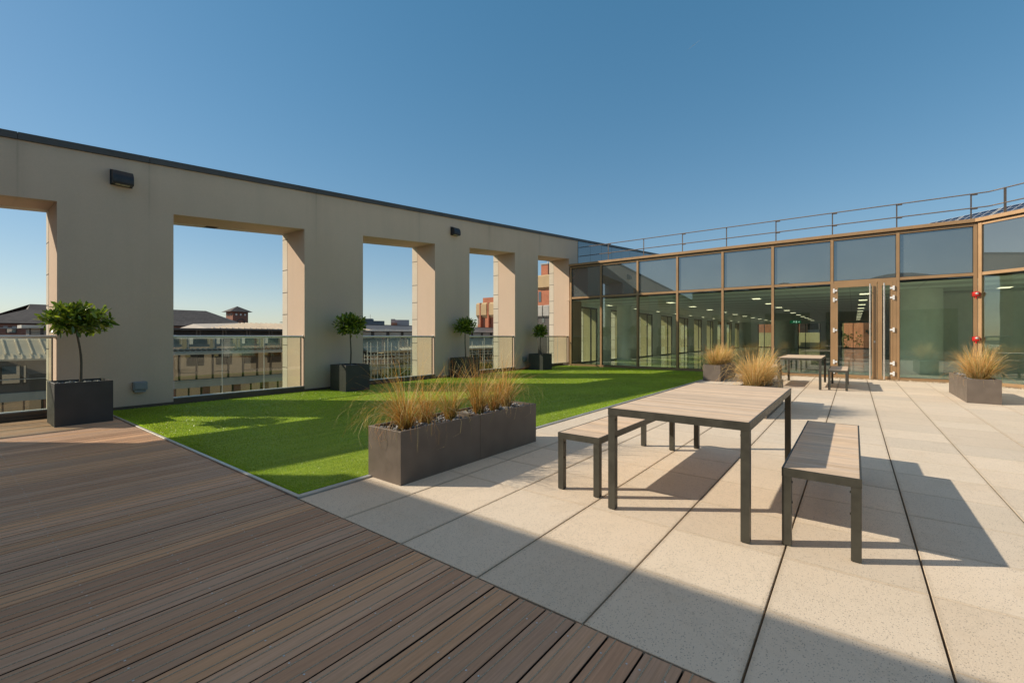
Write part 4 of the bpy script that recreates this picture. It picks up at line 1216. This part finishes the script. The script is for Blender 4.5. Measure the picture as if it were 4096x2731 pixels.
# pavilion seen through the left opening
wl = thing('glazed_pavilion', 'dark glazed pavilion with pale hipped metal roof at the far left', 'building', (2, 50, -14))
street_floor(wl, -8, 6.9, VBk, [5.0, 2.42 - 3.2, -4.6])
for a in (-3.9, -0.2, 2.0):
    m = MB()
    for x in (a, a + 1.0, a + 2.0, a + 2.9): m.box(x, x + 0.08, VBk + 0.1, VBk + 0.2, -6.6, -3.29)
    f = m.build('street_window', DARKFR, wl)
    mm = MB(); mm.quad((a, VBk + 0.25, -6.6), (a + 2.95, VBk + 0.25, -6.6), (a + 2.95, VBk + 0.25, -3.285), (a, VBk + 0.25, -3.285)); mm.build('pane', CITYGL, f)
m = MB(); m.box(-8, 6.9, VBk - 0.12, VBk + 1, -3.28, -2.70); m.build('concrete_band', CONC_L, wl)
m = MB(); m.box(-8, 6.9, VBk + 0.35, VBk + 9, -2.699, -0.2); m.build('upper_wall', LOUVRE, wl)
for a, b in ((-1.0, 0.7), (0.9, 2.75), (2.95, 3.9), (3.98, 4.2), (-3.2, -1.2)):
    m = MB(); m.box(a, b, VBk + 0.30, VBk + 0.345, -2.1, -0.75); f = m.build('window', DARKFR, wl)
    mm = MB(); mm.quad((a + .06, VBk + 0.29, -2.02), (b - .06, VBk + 0.29, -2.02), (b - .06, VBk + 0.29, -0.82), (a + .06, VBk + 0.29, -0.82)); mm.build('pane', SKYGL, f)
m = MB(); m.tube([(-8, VBk - 0.05, -1.75), (6.9, VBk - 0.05, -1.75)], 0.025, 6); m.build('guard_rail', STEEL, wl)
m = MB(); seam_roof(m, -8.5, 6.95, VBk - 0.3, -0.30, VBk + 0.5, 0.0, 0.42)
seam_roof(m, -3.2, 12.2, VBk + 0.5, 0.0, VBk + 4.0, 1.18, 0.62, 0, 0.08, 7.0, 7.0)
m.quad((-8.5, VBk + 0.5, 0.0), (-3.2, VBk + .5, 0), (3.8, VBk + 4, 1.18), (3.8, VBk + 9, 1.18)); m.box(-8.5, 6.95, VBk - 0.36, VBk, -0.42, -0.31)
m.build('roof', ZINC, wl)
vh = thing('roof_ventilator', 'small louvred ventilator housing with flat cap on the pavilion roof', 'ventilator', (5.6, 53, 1.2))
m = MB(); m.box(4.75, 6.4, 52.0, 54, 0.9, 1.93); m.build('housing', LOUVRE, vh)
m = MB(); m.box(4.3, 6.9, 51.6, 54.4, 1.94, 2.18); m.build('cap', ZINC_G, vh)
m = MB()
for q in range(5): m.box(4.85, 5.35, 51.92, 51.99, 1.28 + .13 * q, 1.36 + .13 * q); m.box(5.55, 6.0, 51.92, 51.99, 1.28 + .13 * q, 1.36 + .13 * q)
m.build('louvres', ZINC, vh)

# wing behind the scaffold
wn = thing('scaffolded_wing', 'grey metal-roofed wing with louvre band, seen behind scaffolding', 'building', (48, 50, -14))
A0, A1, VN = 30.8, 72, 44.5
m = MB(); m.box(A0 + 0.4, A1, VN + 0.6, VN + 10, -14, -0.46); m.build('wall', DARKFR, wn)
for k in range(12):
    a = A0 + 0.7 + 3.3 * k
    m = MB(); m.box(a, a + 2.6, VN + 0.5, VN + 0.59, -3.4, -1.0); f = m.build('window', LOUVRE, wn)
    mm = MB(); mm.quad((a + .1, VN + .49, -3.3), (a + 1.25, VN + .49, -3.3), (a + 1.25, VN + .49, -1.1), (a + .1, VN + .49, -1.1)); mm.quad((a + 1.35, VN + .49, -3.3), (a + 2.5, VN + .49, -3.3), (a + 2.5, VN + .49, -1.1), (a + 1.35, VN + .49, -1.1)); mm.build('pane', CITYGL, f)
m = MB(); m.box(A0, A1, VN + 0.3, VN + 0.65, -4.3, -3.6); m.box(A0, A1, VN + 0.35, VN + 0.65, -7.3, -6.7); m.build('concrete_band', LOUVRE, wn)
m = MB(); seam_roof(m, A0, A1, VN, -0.45, VN + 4.6, 0.98, 0.50, 0, 0.10); m.box(A0, A1, VN - 0.1, VN + 0.4, -0.58, -0.46); m.build('lower_roof', ZINC_G, wn)
m = MB(); m.box(A0, A1, VN + 4.61, VN + 10, 0.9, 1.93); m.build('louvre_wall', LOUVRE, wn)
for k in range(17):
    a = A0 + 1.6 + 2.35 * k
    if a + 1.9 > A1: break
    m = MB()
    for q in range(6): m.box(a, a + 1.85, VN + 4.48, VN + 4.6, 1.05 + .135 * q, 1.13 + .135 * q)
    m.build('louvre_panel', ZINC_G, wn)
m = MB()
for k in range(17):
    a = A0 + 1.6 + 2.35 * k
    for d in (1.92, 2.16): m.box(a + d, a + d + 0.08, VN + 4.42, VN + 4.6, 0.95, 1.93)
build_each(m, 'louvre_post', LOUVRE, wn)
m = MB(); m.box(A0 + 2.2, A1, VN + 4.05, VN + 10, 1.94, 2.20); m.hexa([(A0 - .6, VN + 5, 1.75), (A0 + 2.2, VN + 4.05, 1.94), (A0 + 2.2, VN + 4.4, 1.94), (A0 - .6, VN + 5.4, 1.75), (A0 - .6, VN + 5, 1.95), (A0 + 2.2, VN + 4.05, 2.2), (A0 + 2.2, VN + 4.4, 2.2), (A0 - .6, VN + 5.4, 1.95)]); m.build('eaves', ALU, wn)
m = MB(); m.quad((A0 + 2.2, VN + 4.1, 2.21), (A1, VN + 4.1, 2.21), (A1, VN + 9, 2.85), (A0 - 1, VN + 9, 2.85)); m.box(A0 - 1, A1, VN + 8.9, VN + 9.1, 2.84, 2.92); m.build('roof', DARKROOF, wn)

sc_ = thing('scaffolding', 'galvanised tube scaffolding with timber boards in front of the grey roof', 'scaffolding', (45, 42, -14))
VS = 42.0
stand = [28.9, 29.35, 30.2, 31.15, 32.1, 33.15, 34.45, 34.95, 36.6, 38.3, 40.0, 41.7, 43.3, 45.7, 47.9, 50.05, 52.2, 54.4, 56.6, 58.8, 61, 63, 64.5]
rs = random.Random(4)
for u in stand:
    m = MB(); m.tube([(u, VS, -14), (u, VS, 0.75 + rs.uniform(-0.2, 0.2))], 0.046, 6); m.build('standard', GALV, sc_)
    m = MB(); m.tube([(u + 0.5, VS + 1.3, -14), (u + 0.5, VS + 1.3, -0.65)], 0.032, 6); m.build('standard', GALV, sc_)
for z in (-0.85, -1.25, -2.15, -2.35, -3.5, -3.9, -4.9, 0.05, -0.35):
    segs_ = [(28.5, 33.2), (33.0, 38), (37.8, 46), (45.6, 55), (54.8, 65)]
    for a, b in segs_:
        if z > -0.4 and a < 33: continue
        m = MB(); m.tube([(a, VS - 0.04, z + rs.uniform(-0.03, 0.03)), (b, VS - 0.04, z + rs.uniform(-0.05, 0.05))], 0.044, 6); m.build('ledger', GALV, sc_)
for a, b, za, zb in ((32.1, 34.6, -0.75, -1.95), (34.6, 32.0, -2.35, -3.9), (28.5, 29.4, -2.6, -2.0), (46, 50, -0.9, -2.9)):
    m = MB(); m.tube([(a, VS - 0.09, za), (b, VS - 0.09, zb)], 0.036, 6); m.build('brace', GALV, sc_)
for a, b, z in ((31.0, 65, -0.62), (28.3, 33, -2.05), (28.3, 40, -4.15), (40, 65, -2.6)):
    m = MB(); m.box(a, b, VS + 0.1, VS + 1.2, z, z + 0.06); m.box(a, b, VS + 0.02, VS + 0.07, z + 0.0, z + 0.24); build_each(m, 'scaffold_board', PLANK, sc_)

# slate-roofed brick building
vS = 80
bb = thing('slate_roofed_building', 'brick building under a big grey slate hipped roof, on the left skyline', 'building', (16, 90, -14))
m = MB(); m.box(-6, 36, vS, vS + 18, -14, 2.75); m.build('wall', BRICK, bb)
m = MB(); m.box(-6.1, 36.1, vS - 0.12, vS, 2.2, 2.32)
for k in range(60): m.box(-6 + 0.7 * k, -5.65 + 0.7 * k, vS - 0.1, vS, 2.33, 2.5)
m.build('brick_cornice', CONC_L, bb)
rv, rz = vS + 6, 5.52
m = MB()
P0 = dict(a=(2.6, vS - 0.4, 2.86), b=(31.5, vS - 0.4, 2.86), c=(7.95, rv, rz), d=(28.0, rv, rz), e=(2.6, vS + 13, 2.86), f=(31.5, vS + 13, 2.86))
m.add([P0['a'], (31.5, vS - .4, 2.86), (28.8, vS + 4.5, 4.9), P0['d'], P0['c'], (7.6, vS + 4.5, 4.8)], [(0, 1, 2, 3, 4, 5)])
m.add([P0['a'], (7.6, vS + 4.5, 4.8), (7.6, vS + 8, 4.8), P0['e']], [(3, 2, 1, 0)])
m.add([(7.6, vS + 4.5, 4.8), P0['c'], (7.6, vS + 8, 4.8)], [(0, 1, 2)])
m.add([(31.5, vS - .4, 2.86), (34.5, vS + 4, 2.86), (31.5, vS + 13, 2.86), P0['d'], (28.8, vS + 4.5, 4.9)], [(0, 1, 2, 3, 4)])
m.quad((-6, vS - .4, 2.86), P0['a'], (7.6, vS + 6, 3.4), (-6, vS + 7, 3.45))
m.quad(P0['c'], P0['d'], P0['f'], P0['e'])
m.build('roof', SLATE, bb)
for a in (5.5, 1.0):
    m = MB(); m.box(a - .08, a + .78, vS - 0.06, vS - 0.001, 1.66, 2.2); f = m.build('window', DARKFR, bb)
    mm = MB(); mm.quad((a, vS - .065, 1.72), (a + .7, vS - .065, 1.72), (a + .7, vS - .065, 2.16), (a, vS - .065, 2.16)); mm.build('pane', SKYGL, f)

tw = thing('brick_tower', 'small square brick tower with pyramid roof and arched recess on the skyline', 'tower', (36.8, 96.4, -14))
m = MB(); m.box(35.4, 38.15, 95, 98.2, -14, 6.02); m.build('wall', BRICK, tw)
m = MB(); c0 = [(34.75, 94.4, 6.04), (38.8, 94.4, 6.04), (38.8, 98.8, 6.04), (34.75, 98.8, 6.04)]; ap = (36.8, 96.6, 7.2)
m.add(c0 + [ap], [(0, 1, 4), (1, 2, 4), (2, 3, 4), (3, 0, 4), (3, 2, 1, 0)]); m.build('roof', SLATE, tw)
for k in range(3):
    x = 35.85 + 0.78 * k
    m = MB(); m.box(x - .05, x + .38, 94.95, 94.999, 5.25, 5.75); f = m.build('window', DARKFR, tw)
    mm = MB(); mm.quad((x, 94.945, 5.3), (x + .33, 94.945, 5.3), (x + .33, 94.945, 5.7), (x, 94.945, 5.7)); mm.build('pane', EXITWH if False else ALU, f)
    m = MB(); y = 95.45 + 0.85 * k; m.box(35.35, 35.399, y, y + .42, 5.25, 5.75); m.build('window', DARKFR, tw)
m = MB()
for k in range(12):
    a0, a1 = PI * k / 12, PI * (k + 1) / 12
    def pr(an, r): return (36.85 + r * math.cos(an), 3.9 + r * math.sin(an))
    q = [pr(a0, .62), pr(a0, .82), pr(a1, .82), pr(a1, .62)]
    m.hexa([(q[0][0], 94.94, q[0][1]), (q[1][0], 94.94, q[1][1]), (q[2][0], 94.94, q[2][1]), (q[3][0], 94.94, q[3][1]), (q[0][0], 94.999, q[0][1]), (q[1][0], 94.999, q[1][1]), (q[2][0], 94.999, q[2][1]), (q[3][0], 94.999, q[3][1])])
m.build('arch', SLATE, tw)

# rotated far boxes
def far_box(m, p0, p1, depth, z0, z1, mi=0):
    a, b = Vector((*p0, 0)), Vector((*p1, 0)); d = (b - a).normalized(); n = Vector((-d.y, d.x, 0))
    if n.dot(a) < 0: n = -n
    c, e = b + n * depth, a + n * depth
    m.hexa([(a.x, a.y, z0), (b.x, b.y, z0), (c.x, c.y, z0), (e.x, e.y, z0), (a.x, a.y, z1), (b.x, b.y, z1), (c.x, c.y, z1), (e.x, e.y, z1)], mi)
g1 = thing('office_block', 'distant blue-grey flat-roofed block on the skyline above the scaffold roof', 'building', (150, 212, -14))
m = MB(); far_box(m, (140, 219.1), (154.8, 208.9), 20, -14, 9.85); m.build('wall', GREYBLK, g1)
m = MB(); far_box(m, (142, 219.5), (149.6, 212.9), 8, 9.85, 11.1); m.build('plant_room', GREYBLK, g1)
m = MB(); m.tube([(148.7, 213.4, 11), (148.7, 213.4, 13.4)], 0.08, 5); m.build('mast', RAILMET, g1)
g2 = thing('panel_block', 'distant pale flat-roofed block with orange brick annexe on the skyline', 'building', (136, 173, -14))
m = MB(); far_box(m, (134.88, 173.8), (139.97, 169.73), 10, -14, 9.13); m.build('wall', PALEBLK, g2)
m = MB(); far_box(m, (133.4, 175.1), (134.85, 173.9), 9, -14, 9.5); m.build('stair_wall', CONC_L, g2)
m = MB(); far_box(m, (131.8, 172.8), (133.9, 171.1), 5, -14, 7.65); m.build('annexe', BRICK_L, g2)

# brick and concrete tower group
def chunky(m, c, r, dirv, z0, z1, depth, ch):
    """chamfered concrete panel of half-width r facing the terrace"""
    n = Vector((-dirv.y, dirv.x, 0))
    if n.dot(c) > 0: n = -n
    def q(s, o, z): p = c + dirv * s + n * o; return (p.x, p.y, z)
    ring = [(-r, 0), (-r, depth), (r, depth), (r, 0)]
    lv = [(z0, 0.15), (z0 + ch, 1.0), (z1 - ch * 0.6, 1.0), (z1, 0.4)]
    pts = [q(s, o * k, z) for z, k in lv for s, o in ring]
    f = []
    for L in range(3):
        for k in range(4): f.append((L * 4 + k, L * 4 + (k + 1) % 4, (L + 1) * 4 + (k + 1) % 4, (L + 1) * 4 + k))
    f.append((12, 13, 14, 15)); f.append((3, 2, 1, 0))
    m.add(pts, f)
b1 = thing('brick_office_block', 'red brick block with tan concrete top storey panels, seen through the fourth opening', 'building', (69, 59, -14))
p0, p1 = Vector((67.1, 60.2, 0)), Vector((67.1, 50.0, 0)); dv = (p1 - p0).normalized(); nn_ = Vector((-1, 0, 0))
m = MB(); m.box(67.1, 81, 50.0, 60.2, -14, 7.5); m.build('wall', BRICK_L, b1)
m = MB(); m.box(67.3, 76, 48, 59.0, 7.501, 8.95); m.build('penthouse', BRICK_L, b1)
for k in range(5):
    c = p0 + dv * (0.5 if k == 0 else 1.95 + 2.1 * (k - 1))
    m = MB(); chunky(m, c, 0.5 if k == 0 else 0.76, dv, 4.95, 7.95, 0.5, 0.55); m.build('concrete_panel', CONC_T, b1)
for k in range(4):
    c = p0 + dv * (1.08 + 2.1 * k)
    m = MB(); m.box(66.55, 67.09, c.y - 0.14, c.y + 0.14, -14, 7.9); m.build('brick_pier', BRICK_L, b1)
for sd in (0.2, 2.9, 7.0):
    c = p0 + dv * sd
    m = MB(); m.box(67.04, 67.09, c.y - 0.55, c.y, 3.7, 4.9); m.build('window', CITYGL, b1)
b2 = thing('brick_concrete_tower', 'tall red brick and tan concrete tower seen through the farthest opening', 'tower', (64, 40, -14))
m = MB(); m.box(62.2, 66, 40.23, 41.58, -14, 13.2); m.build('stair_tower', BRICK_L, b2)
m = MB(); m.box(62.1, 66.1, 40.15, 41.66, 13.201, 13.38); m.build('tower_cap', CONC_L, b2)
m = MB(); m.tube([(62.6, 40.5, 13.38), (62.6, 40.5, 14.1)], 0.1, 6); m.build('flue', ALU, b2)
m = MB(); m.box(61.8, 62.19, 36, 42.0, 6.3, 9.0); m.box(62.191, 72, 36, 40.2, 6.3, 9.0); m.build('wall', BRICK_L, b2)
dv2 = Vector((0, -1, 0))
m = MB(); chunky(m, Vector((61.9, 39.1, 0)), 2.85, dv2, 9.0, 11.4, 0.6, 0.35); m.build('concrete_band', CONC_T, b2)
m = MB(); m.box(61.0, 61.79, 35, 42.9, -14, 6.29); m.build('lower_wall', LOUVRE, b2)
for sd in (0.75, 2.0, 3.3):
    m = MB(); chunky(m, Vector((61.0, 42.9 - sd, 0)), 0.55, dv2, 4.3, 6.35, 0.4, 0.3); m.build('concrete_panel', CONC_L, b2)
for y0, z0, z1, u0 in ((41.3, 7.0, 8.7, 61.75), (41.4, 3.5, 4.2, 60.95), (40.1, 3.5, 4.2, 60.95)):
    m = MB(); m.box(u0, u0 + 0.04, y0, y0 + 0.5, z0, z1); m.build('window', CITYGL, b2)

# beyond the far end of the office
t = thing('roof_parapet', 'yellow stone parapet seen through the far windows of the office', 'wall', (62, 5, -1))
m = MB(); m.box(62, 62.6, 7.0, 14, -6, 1.72); m.box(62, 62.6, 2.9, 6.3, -6, 1.72); build_each(m, 'parapet_block', PARAPET, t)
m = MB(); m.box(64, 64.6, 10.9, 44, -6, 1.72); m.build('side_parapet', PARAPET, t)
t = thing('brick_hall', 'red brick hall seen through the far windows of the office', 'building', (80, 11, -14))
m = MB(); m.box(76, 90, 6.2, 16, -14, 7.0); m.build('wall', BRICK_L, t)
m = MB(); m.box(75.9, 90.1, 6.1, 16.1, 7.01, 7.2); m.build('coping', CONC_L, t)
t = thing('parking_deck', 'grey open parking deck seen through the far windows of the office', 'building', (95, 6.7, -14))
for z in (-1, 1.9, 4.6): 
    m = MB(); m.box(90, 110, 4.5, 9, z, z + 0.5); m.build('deck_slab', CONC_L, t)
m = MB(); m.box(92, 109, 4.8, 8.6, -14, 5.0); m.build('dark_core', DARKFR, t)
t = thing('stone_office', 'yellow stone office with small windows seen through the glass doors', 'building', (150, 1, -14))
m = MB(); far_box(m, (150, 4.0), (152, -1.8), 12, -14, 7.6); m.build('wall', YELBLK, t)
t = thing('brick_stair_block', 'red brick block with stepped windows seen through the glass doors', 'building', (140, -3, -14))
m = MB(); far_box(m, (138, -1.8), (140, -7.5), 12, -14, 7.2); m.build('wall', BRICK_L, t)
for k in range(4):
    for zz in (1.2, 4.6):
        m = MB(); m.box(137.9 + .2 * k, 138.2 + .2 * k, -2.5 - .45 * k, -2.2 - .45 * k, zz + .35 * k * -1 + 1, zz + .35 * k * -1 + 1.7); m.build('window', DARKFR, t)
def city_tree(x, y, z0, h, wd, lab, seed):
    t = thing('tree', lab, 'tree', (x, y, z0))
    r = random.Random(seed)
    m = MB(); m.tube([(0, 0, 0), (0.1, 0, h * 0.5), (0, 0.1, h * 0.8)], [0.25, 0.16, 0.06], 7)
    tips = []
    for k in range(26):
        an = r.uniform(0, 2 * PI); s = r.random() ** .5 * wd / 2; zz = h * r.uniform(0.35, 1.0)
        c = Vector((math.cos(an) * s, math.sin(an) * s, zz))
        m.tube([(0, 0, h * .45), tuple(c)], [0.05, 0.02], 5)
        for q in range(26):
            tips.append((tuple(c + Vector((r.gauss(0, .4), r.gauss(0, .4), r.gauss(0, .35)))), (r.gauss(0, 1), r.gauss(0, 1), r.gauss(.3, .6))))
    m.build('trunk', BARK, t, world=False)
    leaf_cloud('crown', tips, 0.55, TREEM, t, seed, (0.06, 0.085, 0.02), (0.16, 0.17, 0.05))
city_tree(120, 1.6, -14, 16.0, 6, 'green tree below the yellow stone office, seen through the doors', 1)
city_tree(125, -4.8, -14, 15.6, 6, 'green tree below the brick stair block, seen through the doors', 2)

# faint contrail, very high and far away
g = N('contrail_vapour')
df = g.n('BsdfTranslucent'); df.inputs[0].default_value = (0.9, 0.9, 0.9, 1)
tr = g.n('BsdfTransparent'); mx = g.n('MixShader')
gx = g.n('TexCoord').outputs['Generated']; gs = g.n('SeparateXYZ'); g.l(gx, gs.inputs[0])
fd = g.math('MULTIPLY', g.math('SINE', g.math('MULTIPLY', gs.outputs[2], PI)), g.rng(g.noise(0.03, 3), 0.3, 0.7, 0.25, 0.6))
g.l(fd, mx.inputs[0]); g.l(tr.outputs[0], mx.inputs[1]); g.l(df.outputs[0], mx.inputs[2])
CONTRAIL = g.done(mx.outputs[0])
m = MB(); a, b = Vector((4122, 1198, 2556)), Vector((4210, 1084, 2674)); m.quad(a, a + Vector((6, -8, 0)), b + Vector((6, -8, 0)), b)
tag(m.build('contrail', CONTRAIL), 'faint short white contrail high in the clear blue sky', 'contrail')

# ------------------------------------------------------------------ camera, light, sky
EL = math.radians(30.9)
sx, sy = -0.579, 0.815
d = Vector((-sx * math.cos(EL), -sy * math.cos(EL), -math.sin(EL)))
sun = bpy.data.lights.new('sun', 'SUN'); sun.energy = 5.0; sun.angle = math.radians(0.53); sun.color = (1.0, 0.87, 0.69)
so = bpy.data.objects.new('sun', sun); COL.objects.link(so); so.rotation_euler = d.to_track_quat('-Z', 'Y').to_euler()
wd = bpy.data.worlds.new('World'); scene.world = wd; wd.use_nodes = True
nt = wd.node_tree; bg = nt.nodes['Background']
sky = nt.nodes.new('ShaderNodeTexSky'); sky.sky_type = 'NISHITA'; sky.sun_disc = False
sky.sun_elevation = EL; sky.sun_rotation = math.atan2(sx, sy); sky.altitude = 50; sky.air_density = 1.0; sky.dust_density = 0.2; sky.ozone_density = 3.0
hs = nt.nodes.new('ShaderNodeHueSaturation'); hs.inputs['Saturation'].default_value = 1.33; hs.inputs['Value'].default_value = 1.78
gm = nt.nodes.new('ShaderNodeGamma'); gm.inputs[1].default_value = 0.6
nt.links.new(sky.outputs[0], hs.inputs['Color']); nt.links.new(hs.outputs[0], gm.inputs[0])
# pale veil added to the unseen zenith, as neutral fill for the shadows
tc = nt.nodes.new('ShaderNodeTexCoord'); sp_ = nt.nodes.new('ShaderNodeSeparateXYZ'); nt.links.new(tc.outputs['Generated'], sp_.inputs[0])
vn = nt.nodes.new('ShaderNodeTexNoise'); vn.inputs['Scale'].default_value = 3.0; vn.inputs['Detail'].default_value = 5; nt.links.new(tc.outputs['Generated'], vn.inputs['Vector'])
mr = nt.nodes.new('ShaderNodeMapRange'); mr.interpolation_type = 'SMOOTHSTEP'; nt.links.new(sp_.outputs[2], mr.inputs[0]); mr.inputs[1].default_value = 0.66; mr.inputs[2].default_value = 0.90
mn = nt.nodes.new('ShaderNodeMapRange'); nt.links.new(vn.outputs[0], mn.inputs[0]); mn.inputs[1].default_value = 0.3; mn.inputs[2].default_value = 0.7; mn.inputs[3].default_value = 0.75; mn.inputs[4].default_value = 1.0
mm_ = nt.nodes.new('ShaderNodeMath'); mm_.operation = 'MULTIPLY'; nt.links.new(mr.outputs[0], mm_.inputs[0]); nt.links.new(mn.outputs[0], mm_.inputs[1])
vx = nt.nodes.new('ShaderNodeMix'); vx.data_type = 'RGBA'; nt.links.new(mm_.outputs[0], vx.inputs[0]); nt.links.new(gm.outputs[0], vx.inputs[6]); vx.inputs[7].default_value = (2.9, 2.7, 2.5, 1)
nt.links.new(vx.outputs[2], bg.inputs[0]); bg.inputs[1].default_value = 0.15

cam = bpy.data.cameras.new('camera'); co = bpy.data.objects.new('camera', cam); COL.objects.link(co)
co.location = (0, 0, 1.29); co.rotation_euler = (PI / 2, 0, math.radians(37.5 - 90))
cam.sensor_width = 36; cam.lens = 1024 / 2352 * 36; cam.shift_y = -12 / 2352
cam.clip_start = 0.05; cam.clip_end = 6000
scene.camera = co
scene.view_settings.view_transform = 'Standard'; scene.view_settings.look = 'None'; scene.view_settings.exposure = 0
scene.cycles.max_bounces = 10; scene.cycles.transparent_max_bounces = 24; scene.cycles.diffuse_bounces = 5; scene.cycles.glossy_bounces = 5
scene.cycles.use_denoising = True
scene.cycles.sample_clamp_indirect = 6.0
